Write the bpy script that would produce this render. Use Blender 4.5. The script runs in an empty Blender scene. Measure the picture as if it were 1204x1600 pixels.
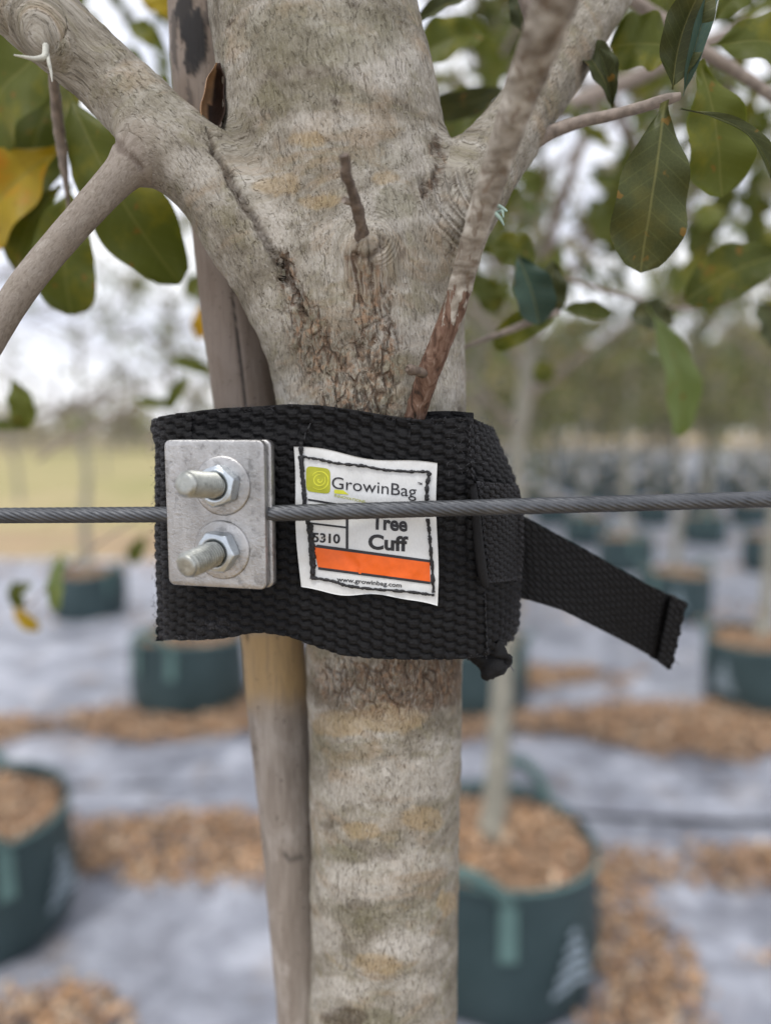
import bpy, math, random
import numpy as np
from mathutils import Vector, Matrix

R = math.radians
C = bpy.context.scene.collection
SC = bpy.context.scene

# ------------------------------------------------------------------ camera
CAM_H = 1.35
PITCH = R(6.43)
FPX = 1109.0                      # focal length in photo pixels (photo 1204 x 1600)
cam_d = bpy.data.cameras.new('camera')
cam = bpy.data.objects.new('camera', cam_d)
C.objects.link(cam)
cam.location = (0, 0, CAM_H)
cam.rotation_euler = (R(90) - PITCH, 0, 0)
cam_d.sensor_fit = 'VERTICAL'
cam_d.sensor_height = 36.0
cam_d.lens = FPX / 1600.0 * 36.0
cam_d.clip_start = 0.01
cam_d.clip_end = 600
cam_d.dof.use_dof = True
cam_d.dof.focus_distance = 0.266
cam_d.dof.aperture_fstop = 3.1
SC.camera = cam

# ------------------------------------------------------------------ world, sun, exposure
SUN_EL, SUN_AZ = R(62), R(212)    # azimuth clockwise from +Y: the sun stands behind the camera, to the left
world = bpy.data.worlds.new('World')
SC.world = world
world.use_nodes = True
wn = world.node_tree.nodes; wl = world.node_tree.links
wn.clear()
sky = wn.new('ShaderNodeTexSky'); sky.sky_type = 'NISHITA'; sky.sun_disc = False
sky.sun_elevation = SUN_EL; sky.sun_rotation = SUN_AZ
sky.air_density = 1.0; sky.dust_density = 2.0
wtc = wn.new('ShaderNodeTexCoord')
wmap = wn.new('ShaderNodeMapping'); wmap.inputs['Scale'].default_value = (1.6, 1.6, 4.5)
wno = wn.new('ShaderNodeTexNoise'); wno.inputs['Scale'].default_value = 2.2; wno.inputs['Detail'].default_value = 6
wno.inputs['Roughness'].default_value = 0.5
wrr = wn.new('ShaderNodeValToRGB')
wrr.color_ramp.elements[0].position = 0.36; wrr.color_ramp.elements[0].color = (9.6, 10.0, 11.6, 1)
wrr.color_ramp.elements[1].position = 0.62; wrr.color_ramp.elements[1].color = (14.0, 14.0, 14.3, 1)
wmx = wn.new('ShaderNodeMix'); wmx.data_type = 'RGBA'; wmx.inputs['Factor'].default_value = 0.88
wbg = wn.new('ShaderNodeBackground'); wbg.inputs['Strength'].default_value = 0.085
wout = wn.new('ShaderNodeOutputWorld')
wl.new(wtc.outputs['Generated'], wmap.inputs['Vector'])
wl.new(wmap.outputs['Vector'], wno.inputs['Vector'])
wl.new(wno.outputs['Fac'], wrr.inputs['Fac'])
wl.new(sky.outputs['Color'], wmx.inputs['A'])
wl.new(wrr.outputs['Color'], wmx.inputs['B'])
wl.new(wmx.outputs['Result'], wbg.inputs['Color'])
wl.new(wbg.outputs['Background'], wout.inputs['Surface'])
sun_d = bpy.data.lights.new('sun', 'SUN')
sun_d.energy = 1.5; sun_d.angle = R(14); sun_d.color = (1.0, 0.96, 0.9)
sun = bpy.data.objects.new('sun', sun_d); C.objects.link(sun)
sun.rotation_euler = (R(90) - SUN_EL, 0, R(180) - SUN_AZ)
sd = Vector((math.sin(SUN_AZ) * math.cos(SUN_EL), math.cos(SUN_AZ) * math.cos(SUN_EL), math.sin(SUN_EL)))
sun.rotation_euler = sd.to_track_quat('Z', 'Y').to_euler()
SC.view_settings.view_transform = 'Standard'
SC.view_settings.look = 'None'
SC.view_settings.exposure = 0.33
SC.view_settings.gamma = 1.0
SC.cycles.use_denoising = True
SC.cycles.max_bounces = 8

# ------------------------------------------------------------------ helpers
FW = np.array([0, math.cos(PITCH), -math.sin(PITCH)])
UP = np.array([0, math.sin(PITCH), math.cos(PITCH)])
def P(px, py, Y):
    """world point on the vertical plane y = Y seen at a photo pixel (measuring aid)"""
    px = np.asarray(px, float); py = np.asarray(py, float); Y = np.asarray(Y, float)
    a = (px - 602) / FPX; b = -(py - 800) / FPX
    dy = FW[1] + b * UP[1]; dz = FW[2] + b * UP[2]
    return np.stack(np.broadcast_arrays(a * Y / dy, Y, CAM_H + dz * Y / dy), -1)
def proj(w):
    r = w - np.array([0, 0, CAM_H])
    d = r @ FW; u = r @ UP
    return 602 + r[..., 0] / d * FPX, 800 - u / d * FPX
def G(px, py):
    """point on the ground under a photo pixel"""
    b = -(py - 800) / FPX; a = (px - 602) / FPX
    dy = FW[1] + b * UP[1]; dz = FW[2] + b * UP[2]
    t = -CAM_H / dz
    return (a * t, dy * t)

def _hash(ix, iy, iz):
    h = (ix.astype(np.int64) * 374761393 + iy.astype(np.int64) * 668265263 + iz.astype(np.int64) * 2147483647) & 0xFFFFFFFF
    h = ((h ^ (h >> 13)) * 1274126177) & 0xFFFFFFFF
    h = h ^ (h >> 16)
    return (h & 0xFFFFFF) / float(0xFFFFFF) * 2 - 1
def vnoise(p):
    p = np.asarray(p, float)
    i = np.floor(p).astype(np.int64); f = p - i
    f = f * f * f * (f * (f * 6 - 15) + 10)
    out = 0
    for dx in (0, 1):
        wx = f[..., 0] if dx else 1 - f[..., 0]
        for dy in (0, 1):
            wy = f[..., 1] if dy else 1 - f[..., 1]
            for dz in (0, 1):
                wz = f[..., 2] if dz else 1 - f[..., 2]
                out = out + wx * wy * wz * _hash(i[..., 0] + dx, i[..., 1] + dy, i[..., 2] + dz)
    return out
def fbm(p, o=4, g=0.5):
    s = 0; a = 1.0; n = 0
    for k in range(o):
        s = s + a * vnoise(p * (2.03 ** k) + 17.3 * k); n += a; a *= g
    return s / n
def sstep(a, b, x):
    t = np.clip((x - a) / (b - a), 0, 1); return t * t * (3 - 2 * t)

def mesh_np(name, co, quads=None, tris=None, smooth=True):
    m = bpy.data.meshes.new(name)
    co = np.asarray(co, np.float32).reshape(-1, 3)
    m.vertices.add(len(co)); m.vertices.foreach_set('co', co.ravel())
    idx = []; tot = []
    if quads is not None and len(quads):
        q = np.asarray(quads, np.int32).reshape(-1, 4); idx.append(q.ravel()); tot.append(np.full(len(q), 4, np.int32))
    if tris is not None and len(tris):
        t = np.asarray(tris, np.int32).reshape(-1, 3); idx.append(t.ravel()); tot.append(np.full(len(t), 3, np.int32))
    idx = np.concatenate(idx); tot = np.concatenate(tot)
    start = np.concatenate([[0], np.cumsum(tot)[:-1]]).astype(np.int32)
    m.loops.add(len(idx)); m.loops.foreach_set('vertex_index', idx)
    m.polygons.add(len(tot)); m.polygons.foreach_set('loop_start', start); m.polygons.foreach_set('loop_total', tot)
    m.polygons.foreach_set('use_smooth', np.full(len(tot), smooth))
    m.update(calc_edges=True); m.validate()
    return m
def grid_quads(nu, nv, cu=False, cv=False, off=0):
    """vertex (i,j) at i*nv+j"""
    iu = np.arange(nu if cu else nu - 1); iv = np.arange(nv if cv else nv - 1)
    I, J = np.meshgrid(iu, iv, indexing='ij')
    I2 = (I + 1) % nu; J2 = (J + 1) % nv
    return np.stack([I * nv + J, I2 * nv + J, I2 * nv + J2, I * nv + J2], -1).reshape(-1, 4) + off
def attr_f(m, name, vals):
    a = m.attributes.new(name, 'FLOAT', 'POINT'); a.data.foreach_set('value', np.asarray(vals, np.float32).ravel())
def attr_v(m, name, vals):
    a = m.attributes.new(name, 'FLOAT_VECTOR', 'POINT'); a.data.foreach_set('vector', np.asarray(vals, np.float32).ravel())
def attr_c(m, name, vals):
    a = m.attributes.new(name, 'FLOAT_COLOR', 'POINT')
    v = np.asarray(vals, np.float32).reshape(-1, 3); v = np.concatenate([v, np.ones((len(v), 1), np.float32)], 1)
    a.data.foreach_set('color', v.ravel())
class MB:
    def __init__(s): s.v = []; s.q = []; s.t = []; s.c = []; s.n = 0
    def add(s, v, q=None, t=None, c=None):
        v = np.asarray(v, float).reshape(-1, 3)
        if q is not None and len(q): s.q.append(np.asarray(q).reshape(-1, 4) + s.n)
        if t is not None and len(t): s.t.append(np.asarray(t).reshape(-1, 3) + s.n)
        s.v.append(v); s.n += len(v)
        if c is not None: s.c.append(np.broadcast_to(np.asarray(c, float), v.shape))
    def mesh(s, name, smooth=True):
        m = mesh_np(name, np.concatenate(s.v), np.concatenate(s.q) if s.q else None, np.concatenate(s.t) if s.t else None, smooth)
        if s.c: attr_c(m, 'col', np.concatenate(s.c))
        return m
def link(name, mesh, mat=None, parent=None):
    o = bpy.data.objects.new(name, mesh); C.objects.link(o)
    if mat is not None and mesh is not None and not mesh.materials: mesh.materials.append(mat)
    if parent is not None: o.parent = parent
    return o
def tag(o, label=None, cat=None, group=None, kind=None):
    if label: o['label'] = label
    if cat: o['category'] = cat
    if group: o['group'] = group
    if kind: o['kind'] = kind
    return o
def empty(name, loc=(0, 0, 0)):
    o = bpy.data.objects.new(name, None); C.objects.link(o); o.location = loc; o.empty_display_size = 0.05
    return o
def thing_at(name, loc, label, cat, group=None):
    return tag(empty(name, loc), label, cat, group)
def child(name, mesh, mat, parent):
    """mesh coordinates are world ones: the part is offset back by its thing's place"""
    o = link(name, mesh, mat, parent)
    par = parent; off = Vector((0, 0, 0))
    while par is not None: off += par.location; par = par.parent
    o.location = -off
    return o
def catmull(pts, n=6):
    pts = np.asarray(pts, float)
    if len(pts) < 3: return np.array([pts[0] + (pts[-1] - pts[0]) * t for t in np.linspace(0, 1, n * (len(pts) - 1) + 1)])
    e = np.concatenate([[2 * pts[0] - pts[1]], pts, [2 * pts[-1] - pts[-2]]])
    out = []
    for i in range(1, len(e) - 2):
        for t in np.linspace(0, 1, n, endpoint=False):
            a, b, c, d = e[i - 1], e[i], e[i + 1], e[i + 2]
            out.append(.5 * (2 * b + (c - a) * t + (2 * a - 5 * b + 4 * c - d) * t * t + (3 * b - a - 3 * c + d) * t ** 3))
    out.append(pts[-1]); return np.array(out)
def frames(c):
    c = np.asarray(c, float)
    t = np.gradient(c, axis=0); t /= np.linalg.norm(t, axis=1)[:, None] + 1e-12
    ref = np.array([0, -1, 0.0]) if abs(t[0, 1]) < .9 else np.array([0, 0, 1.0])
    n = ref - t * (t @ ref)[:, None]; n /= np.linalg.norm(n, axis=1)[:, None] + 1e-12
    b = np.cross(t, n); return t, n, b
def tube(c, r, ns=10, cap=True, rfun=None):
    c = np.asarray(c, float); r = np.broadcast_to(np.asarray(r, float), (len(c),))
    t, n, b = frames(c)
    a = np.arange(ns) / ns * 2 * np.pi
    rr = r[:, None] * np.ones(ns)
    if rfun is not None: rr = rr * rfun(np.arange(len(c))[:, None], a[None, :])
    v = c[:, None] + rr[..., None] * (np.cos(a)[None, :, None] * n[:, None] + np.sin(a)[None, :, None] * b[:, None])
    v = v.reshape(-1, 3); q = grid_quads(len(c), ns, cv=True)[:, ::-1]
    tr = None
    if cap:
        k = len(v); v = np.concatenate([v, [c[0], c[-1]]])
        i = np.arange(ns); j = (i + 1) % ns; L = (len(c) - 1) * ns
        tr = np.concatenate([np.stack([np.full(ns, k), i, j], 1)[:, ::-1], np.stack([np.full(ns, k + 1), L + i, L + j], 1)])[:, ::-1]
    return v, q, tr
def pxpath(L, dens=6):
    """rows (px, py, Y, r_px) -> smooth points and radii in metres"""
    L = np.asarray(L, float); s = catmull(L, dens)
    return P(s[:, 0], s[:, 1], s[:, 2]), s[:, 3] * s[:, 2] / FPX

# ------------------------------------------------------------------ materials
def mat(name):
    m = bpy.data.materials.new(name); m.use_nodes = True; m.node_tree.nodes.clear(); return m
class NT:
    def __init__(s, m):
        s.m = m; s.n = m.node_tree.nodes; s.l = m.node_tree.links
    def new(s, t, **k):
        x = s.n.new('ShaderNode' + t)
        for a, b in k.items(): setattr(x, a, b)
        return x
    def put(s, sock, v):
        if hasattr(v, 'links'): s.l.new(v, sock)
        elif isinstance(v, (tuple, list)) and len(v) == 3 and sock.type == 'RGBA': sock.default_value = (*v, 1)
        else: sock.default_value = v
    def attr(s, name, what='Fac'): return s.new('Attribute', attribute_name=name).outputs[what]
    def obj(s): return s.new('TexCoord').outputs['Object']
    def mapping(s, v, sc=(1, 1, 1), loc=(0, 0, 0)):
        x = s.new('Mapping'); s.l.new(v, x.inputs['Vector']); x.inputs['Scale'].default_value = sc; x.inputs['Location'].default_value = loc
        return x.outputs['Vector']
    def noise(s, v, sc, det=4, rough=.55, dist=0):
        x = s.new('TexNoise'); s.l.new(v, x.inputs['Vector'])
        x.inputs['Scale'].default_value = sc; x.inputs['Detail'].default_value = det; x.inputs['Roughness'].default_value = rough; x.inputs['Distortion'].default_value = dist
        return x.outputs['Fac']
    def voro(s, v, sc, feat='F1'):
        x = s.new('TexVoronoi', feature=feat); s.l.new(v, x.inputs['Vector']); x.inputs['Scale'].default_value = sc
        return x.outputs['Distance']
    def ramp(s, f, st):
        x = s.new('ValToRGB'); s.l.new(f, x.inputs['Fac']); e = x.color_ramp.elements
        while len(e) < len(st): e.new(0.5)
        for el, (p, c) in zip(e, st): el.position = p; el.color = (*c, 1) if isinstance(c, (tuple, list)) else (c, c, c, 1)
        return x.outputs['Color']
    def mix(s, f, a, b, bt='MIX'):
        x = s.new('Mix', data_type='RGBA', blend_type=bt); s.put(x.inputs['Factor'], f); s.put(x.inputs['A'], a); s.put(x.inputs['B'], b)
        return x.outputs['Result']
    def math(s, op, a, b=0.0, c=None):
        x = s.new('Math', operation=op); s.put(x.inputs[0], a); s.put(x.inputs[1], b)
        if c is not None: s.put(x.inputs[2], c)
        return x.outputs[0]
    def bump(s, h, dist, st=1.0, nrm=None):
        x = s.new('Bump'); s.l.new(h, x.inputs['Height']); x.inputs['Distance'].default_value = dist; x.inputs['Strength'].default_value = st
        if nrm is not None: s.l.new(nrm, x.inputs['Normal'])
        return x.outputs['Normal']
    def out(s, col, rough=.7, metal=0.0, nrm=None, spec=.4, trans=0.0, sheen=0.0):
        b = s.new('BsdfPrincipled'); s.put(b.inputs['Base Color'], col); s.put(b.inputs['Roughness'], rough); s.put(b.inputs['Metallic'], metal)
        b.inputs['Specular IOR Level'].default_value = spec
        if sheen: b.inputs['Sheen Weight'].default_value = sheen
        if nrm is not None: s.l.new(nrm, b.inputs['Normal'])
        o = s.new('OutputMaterial'); sh = b.outputs[0]
        if trans:
            t = s.new('BsdfTranslucent'); s.put(t.inputs['Color'], trans[1])
            x = s.new('MixShader'); x.inputs[0].default_value = trans[0]; s.l.new(sh, x.inputs[1]); s.l.new(t.outputs[0], x.inputs[2]); sh = x.outputs[0]
        s.l.new(sh, o.inputs['Surface']); return s.m

def simple(name, col, rough=.7, metal=0.0, var=.25, sc=40, bump=0, spec=.4):
    n = NT(mat(name)); o = n.obj(); f = n.noise(o, sc, 5)
    c = n.mix(n.ramp(f, [(.3, 0.0), (.7, 1.0)]), tuple(x * (1 - var) for x in col), tuple(min(1, x * (1 + var)) for x in col))
    return n.out(c, rough, metal, n.bump(f, bump) if bump else None, spec)

def bark_material():
    n = NT(mat('bark')); co0 = n.attr('bark_co', 'Vector'); ob = n.obj()
    wv = n.new('TexNoise'); n.l.new(ob, wv.inputs['Vector']); wv.inputs['Scale'].default_value = 160; wv.inputs['Detail'].default_value = 3
    vm = n.new('VectorMath', operation='MULTIPLY_ADD'); n.l.new(wv.outputs['Color'], vm.inputs[0]); vm.inputs[1].default_value = (.0022, .0022, .0022); n.l.new(co0, vm.inputs[2])
    co = vm.outputs[0]
    band = n.noise(n.mapping(co, (32, 46, 16)), 1.0, 8, .70, .35)
    blot = n.noise(n.mapping(co, (70, 120, 60), (3, 1, 2)), 1.0, 6, .66, .6)
    fib = n.noise(n.mapping(co, (1500, 420, 600)), 1.0, 3, .6, .6)
    fib2 = n.noise(n.mapping(co, (520, 190, 300), (5, 2, 0)), 1.0, 6, .72, 1.2)
    flk = n.noise(n.mapping(co, (700, 230, 400), (1, 7, 0)), 1.0, 3, .6, 1.5)
    pore = n.noise(ob, 1500, 3, .7)
    c = n.ramp(band, [(.28, (.12, .104, .077)), (.42, (.215, .192, .152)), (.52, (.31, .285, .24)), (.63, (.46, .435, .39))])
    c = n.mix(n.math('MULTIPLY', n.ramp(blot, [(.5, 0.0), (.62, 1.0)]), .45), c, (.225, .205, .125))
    c = n.mix(n.math('MULTIPLY', n.ramp(n.noise(n.mapping(co, (34, 70, 30), (9, 9, 9)), 1.0, 6, .65, .8), [(.52, 0.0), (.64, 1.0)]), .45), c, (.34, .25, .16))
    c = n.mix(n.math('MULTIPLY', n.attr('pale'), n.ramp(fib2, [(.33, .45), (.5, 1.0)])), c, (.55, .52, .475))
    c = n.mix(n.math('MULTIPLY', n.attr('ochre'), .5), c, (.38, .275, .14))
    c = n.mix(n.attr('olive'), c, (.17, .16, .10))
    c = n.mix(n.math('MULTIPLY', n.attr('smoothb'), .85), c, (.25, .215, .185))
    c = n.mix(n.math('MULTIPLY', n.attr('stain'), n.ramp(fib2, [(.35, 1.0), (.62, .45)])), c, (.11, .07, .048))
    rough_c = n.math('MULTIPLY', n.attr('rough'), n.ramp(fib2, [(.42, 1.0), (.50, 0.0)]))
    c = n.mix(n.math('MULTIPLY', rough_c, .75), c, (.14, .085, .055))
    c = n.mix(n.math('MULTIPLY', n.attr('rough'), n.ramp(n.noise(ob, 330, 4), [(.52, 0.0), (.60, .6)])), c, (.33, .21, .13))
    c = n.mix(n.math('MULTIPLY', n.attr('dark'), n.ramp(fib2, [(.3, 1.0), (.68, .6)])), c, (.065, .042, .03))
    c = n.mix(n.math('MULTIPLY', n.ramp(fib, [(.38, 1.0), (.52, 0.0)]), .45), c, n.mix(1.0, c, (.45, .42, .36), 'MULTIPLY'))
    c = n.mix(n.math('MULTIPLY', n.ramp(flk, [(.33, 1.0), (.40, 0.0)]), n.math('SUBTRACT', .5, n.math('MULTIPLY', n.attr('smoothb'), .45))), c, n.mix(1.0, c, (.30, .26, .20), 'MULTIPLY'))
    c = n.mix(n.math('MULTIPLY', n.ramp(fib2, [(.54, 0.0), (.68, 1.0)]), .3), c, (.55, .52, .47))
    c = n.mix(n.math('MULTIPLY', n.ramp(pore, [(.60, 0.0), (.72, 1.0)]), .3), c, (.60, .58, .54))
    inv = n.math('SUBTRACT', 1.0, n.math('MULTIPLY', n.attr('smoothb'), .85))
    arc = n.math('SINE', n.math('ADD', n.math('MULTIPLY', n.attr('arcph'), 6.2832), n.math('MULTIPLY', n.noise(ob, 110, 5), 7.0)))
    arb = n.ramp(n.noise(ob, 130, 4, .6), [(.38, .15), (.6, 1.0)])
    lin = n.math('MULTIPLY', n.math('MULTIPLY', n.attr('arcm'), arb), n.math('POWER', n.math('SUBTRACT', .5, n.math('MULTIPLY', arc, .5)), 3.0))
    c = n.mix(n.math('MULTIPLY', lin, .62), c, (.12, .10, .08))
    vd = n.voro(n.mapping(co, (230, 105, 100), (2, 2, 2)), 1.0, 'DISTANCE_TO_EDGE')
    ck = n.math('MULTIPLY', n.attr('rough'), n.math('MULTIPLY', n.ramp(vd, [(.015, 1.0), (.10, 0.0)]), n.ramp(n.noise(ob, 190, 4), [(.42, 0.0), (.56, 1.0)])))
    c = n.mix(n.math('MULTIPLY', ck, .8), c, (.085, .055, .038))
    h = n.math('MULTIPLY', n.math('ADD', n.math('ADD', n.math('MULTIPLY', fib, .45), n.math('MULTIPLY', fib2, .8)), n.math('MULTIPLY', n.ramp(flk, [(.33, 0.0), (.42, .5)]), 1.0)), inv)
    h = n.math('ADD', h, n.math('SUBTRACT', n.math('MULTIPLY', n.math('MULTIPLY', arc, .55), n.attr('arcm')), n.math('MULTIPLY', ck, 1.3)))
    nr = n.bump(h, .00105, .9)
    return n.out(c, .85, 0, nr, .2)
M_BARK = bark_material()

def leaf_material(name, cols, yellow=.12, trans=.30, hues=None):
    n = NT(mat(name)); o = n.obj()
    uv = n.attr('luv', 'Vector')
    ri = n.new('ObjectInfo').outputs['Random']
    c = n.mix(n.ramp(ri, [(0.0, 0.0), (1.0, 1.0)]), cols[0], cols[1])
    y = n.ramp(n.noise(o, 45, 4, .6), [(.52, 0.0), (.72, 1.0)])
    c = n.mix(n.math('MULTIPLY', y, yellow), c, cols[2])
    sx = n.new('SeparateXYZ'); n.l.new(uv, sx.inputs[0])
    ax = n.math('ABSOLUTE', sx.outputs['Y'])
    rib = n.ramp(ax, [(.0, 1.0), (.02, .8), (.05, 0.0)])
    vein = n.math('SINE', n.math('MULTIPLY', n.math('SUBTRACT', sx.outputs['X'], n.math('MULTIPLY', ax, .18)), 62.0))
    vr = n.ramp(vein, [(.90, 0.0), (1.0, 1.0)])
    c = n.mix(n.math('MULTIPLY', vr, .10), c, (.22, .24, .08))
    c = n.mix(n.math('MULTIPLY', n.ramp(n.voro(o, 520, 'DISTANCE_TO_EDGE'), [(.0, .5), (.12, 0.0)]), .12), c, (.20, .22, .08))
    c = n.mix(n.math('MULTIPLY', rib, .4), c, (.26, .25, .09))
    c = n.mix(n.math('MULTIPLY', n.ramp(n.noise(o, 140, 2), [(.66, 0.0), (.72, 1.0)]), .7), c, (.22, .12, .02))
    h = n.math('ADD', n.math('MULTIPLY', rib, 1.0), n.math('ADD', n.math('MULTIPLY', vr, .15), n.math('MULTIPLY', n.noise(o, 900, 3), .3)))
    tc = n.mix(1.0, c, (2.2, 2.4, 1.2), 'MULTIPLY')
    return n.out(c, .5, 0, n.bump(h, .00022), .25, trans=(trans, tc))
M_LEAF = leaf_material('leaf_green', [(.082, .098, .018), (.120, .136, .022), (.30, .25, .02)], .5, .40)
M_LEAF_D = leaf_material('leaf_dark', [(.042, .050, .018), (.055, .064, .018), (.20, .16, .02)], .25, .12)
M_LEAF_Y = leaf_material('leaf_yellow', [(.34, .27, .025), (.42, .27, .02), (.50, .22, .012)], .7, .4)
M_LEAF_P = leaf_material('leaf_pale', [(.17, .21, .09), (.20, .24, .11), (.30, .30, .05)], .3, .4)
M_LEAF_T = leaf_material('leaf_teal', [(.045, .085, .065), (.055, .09, .07), (.10, .12, .05)], .2, .1)

n = NT(mat('crown_leaves')); c = n.attr('col', 'Color')
M_CROWN = n.out(c, .5, 0, None, .4, trans=(.3, n.mix(1.0, c, (1.8, 2.0, 1.1), 'MULTIPLY')))
n = NT(mat('wood_chips')); c = n.attr('col', 'Color')
M_CHIP = n.out(n.mix(.25, c, n.ramp(n.noise(n.obj(), 60, 4), [(.3, (.10, .06, .04)), (.7, (.5, .34, .2))])), .85, 0, None, .2)
M_TWIG = simple('twig_bark', (.24, .20, .17), .8, 0, .35, 220, .0006)
M_TWIG_B = simple('twig_brown', (.115, .088, .07), .8, 0, .55, 300, .0012)
M_PTRUNK = simple('young_trunk', (.27, .26, .215), .85, 0, .3, 30, .004)

# black webbing
n = NT(mat('black_webbing')); o = n.obj()
f = n.noise(n.mapping(o, (2600, 1600, 900)), 1.0, 3, .6)
f2 = n.noise(o, 90, 4)
wr = n.attr('wear')
c = n.mix(f, (.0022, .0022, .0026), (.0085, .0085, .010))
c = n.mix(n.math('MULTIPLY', wr, n.ramp(f, [(.45, 0.0), (.65, 1.0)])), c, (.07, .07, .078))
M_WEB = n.out(c, n.math('ADD', .48, n.math('MULTIPLY', f2, .25)), 0, n.bump(f, .0006, .9), .25)
M_THREAD = simple('black_thread', (.012, .012, .014), .5, 0, .5, 2500, .0002)
# label
n = NT(mat('label_cloth')); o = n.obj()
f = n.noise(n.mapping(o, (3500, 3500, 700)), 1.0, 2)
M_LABEL = n.out(n.mix(f, (.56, .57, .57), (.70, .71, .70)), .5, 0, n.bump(f, .00012), .35)
M_INK = simple('label_ink', (.018, .018, .022), .5, 0, .2, 300)
M_ORANGE = simple('label_orange', (.74, .115, .006), .45, 0, .08, 300)
M_OLIVE = simple('label_olive', (.36, .37, .02), .5, 0, .12, 300)
M_LIME = simple('label_lime', (.60, .60, .04), .5, 0, .1, 300)
# metal
def metal(name, a, b, rough, sc=(60, 60, 60), bumpd=.0001, spots=True):
    n = NT(mat(name)); o = n.obj()
    f = n.noise(n.mapping(o, sc), 1.0, 7, .65, .4); g = n.noise(o, 900, 4, .7); s = n.noise(o, 260, 5, .7, .5)
    c = n.mix(n.ramp(f, [(.3, 0.0), (.7, 1.0)]), a, b)
    if spots:
        c = n.mix(n.math('MULTIPLY', n.ramp(s, [(.36, 1.0), (.46, 0.0)]), .5), c, tuple(x * .45 for x in a))
        c = n.mix(n.math('MULTIPLY', n.ramp(g, [(.60, 0.0), (.72, 1.0)]), .35), c, (.85, .85, .84))
    r = n.math('ADD', rough, n.math('MULTIPLY', g, .25))
    return n.out(c, r, 1.0, n.bump(n.math('ADD', g, s), bumpd), .5)
M_PLATE = metal('aluminium_plate', (.29, .285, .28), (.54, .535, .53), .27, (70, 70, 45), .00022)
M_ZINC = metal('zinc_steel', (.42, .46, .50), (.60, .65, .68), .18, (200, 200, 200), .00006, False)
M_BOLTM = metal('bolt_steel', (.30, .31, .29), (.48, .49, .455), .3, (300, 300, 300), .00006)
M_WIRE = metal('grey_wire', (.085, .09, .098), (.14, .145, .155), .45, (100, 100, 100), .00008, False)
# stake
def stake_material():
    n = NT(mat('stake_wood')); o = n.obj()
    v = n.noise(n.mapping(o, (90, 90, 14)), 1.0, 6, .6, .5); m2 = n.noise(n.mapping(o, (40, 40, 22)), 1.0, 5, .6, .6)
    fi = n.noise(n.mapping(o, (900, 900, 40)), 1.0, 4, .6)
    c = n.ramp(v, [(.3, (.19, .16, .135)), (.5, (.265, .23, .20)), (.7, (.36, .325, .29))])
    c = n.mix(n.math('MULTIPLY', n.ramp(m2, [(.50, 0.0), (.60, 1.0)]), .55), c, (.40, .365, .335))
    c = n.mix(n.math('MULTIPLY', n.attr('up'), .6), c, (.175, .125, .09))
    c = n.mix(n.attr('tan'), c, (.40, .27, .12))
    c = n.mix(n.math('MULTIPLY', n.ramp(fi, [(.38, 1.0), (.5, 0.0)]), .35), c, (.14, .11, .09))
    sp = n.noise(o, 420, 2); c = n.mix(n.math('MULTIPLY', n.ramp(sp, [(.27, 1.0), (.33, 0.0)]), .8), c, (.07, .05, .04))
    c = n.mix(n.attr('dark'), c, (.018, .016, .016))
    return n.out(c, .7, 0, n.bump(n.math('ADD', fi, v), .0006, .6), .3)
M_STAKE = stake_material()

# ground materials
n = NT(mat('weed_cloth')); o = n.obj()
big = n.noise(o, 3.0, 7, .66, .8); sm = n.noise(o, 14, 6, .66, .7); we = n.noise(n.mapping(o, (300, 300, 300)), 1.0, 2)
c = n.ramp(big, [(.34, (.15, .16, .19)), (.5, (.28, .295, .345)), (.64, (.47, .49, .55))])
c = n.mix(n.math('MULTIPLY', n.ramp(sm, [(.50, 0.0), (.64, 1.0)]), .5), c, (.13, .13, .15))
c = n.mix(n.math('MULTIPLY', n.ramp(n.noise(o, 5, 6, .65), [(.56, 0.0), (.68, 1.0)]), .45), c, (.24, .185, .14))
M_CLOTH = n.out(c, .36, 0, n.bump(n.math('ADD', sm, n.math('MULTIPLY', we, .15)), .02, .5), .55)
n = NT(mat('dry_ground')); o = n.obj()
big = n.noise(o, .5, 6, .6, .5); sm = n.noise(o, 9, 6, .6)
c = n.ramp(big, [(.35, (.30, .22, .14)), (.5, (.42, .31, .19)), (.65, (.33, .30, .15))])
c = n.mix(n.ramp(sm, [(.4, 0.0), (.7, .5)]), c, (.22, .17, .10))
M_DIRT = n.out(c, .9, 0, n.bump(sm, .02), .2)
n = NT(mat('lawn')); o = n.obj()
big = n.noise(o, .25, 6, .6, .5); sm = n.noise(o, 6, 6, .6)
c = n.ramp(big, [(.35, (.28, .27, .11)), (.5, (.38, .33, .16)), (.65, (.46, .37, .21))])
M_LAWN = n.out(n.mix(n.ramp(sm, [(.4, 0.0), (.7, .4)]), c, (.13, .13, .05)), .9, 0, n.bump(sm, .03), .2)
# grow bag
n = NT(mat('grow_bag_fabric')); o = n.obj()
f = n.noise(o, 7, 5, .6, .3); w = n.noise(n.mapping(o, (260, 260, 260)), 1.0, 2)
c = n.ramp(f, [(.3, (.022, .044, .048)), (.7, (.038, .066, .072))])
M_BAG = n.out(c, .55, 0, n.bump(w, .002), .4)
M_BAGTRIM = simple('grow_bag_trim', (.10, .175, .165), .6, 0, .15, 20)
M_PRINT = simple('grow_bag_print', (.30, .37, .42), .6, 0, .12, 60)
M_HOSE = simple('black_hose', (.02, .02, .022), .4, 0, .2, 60)

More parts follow.
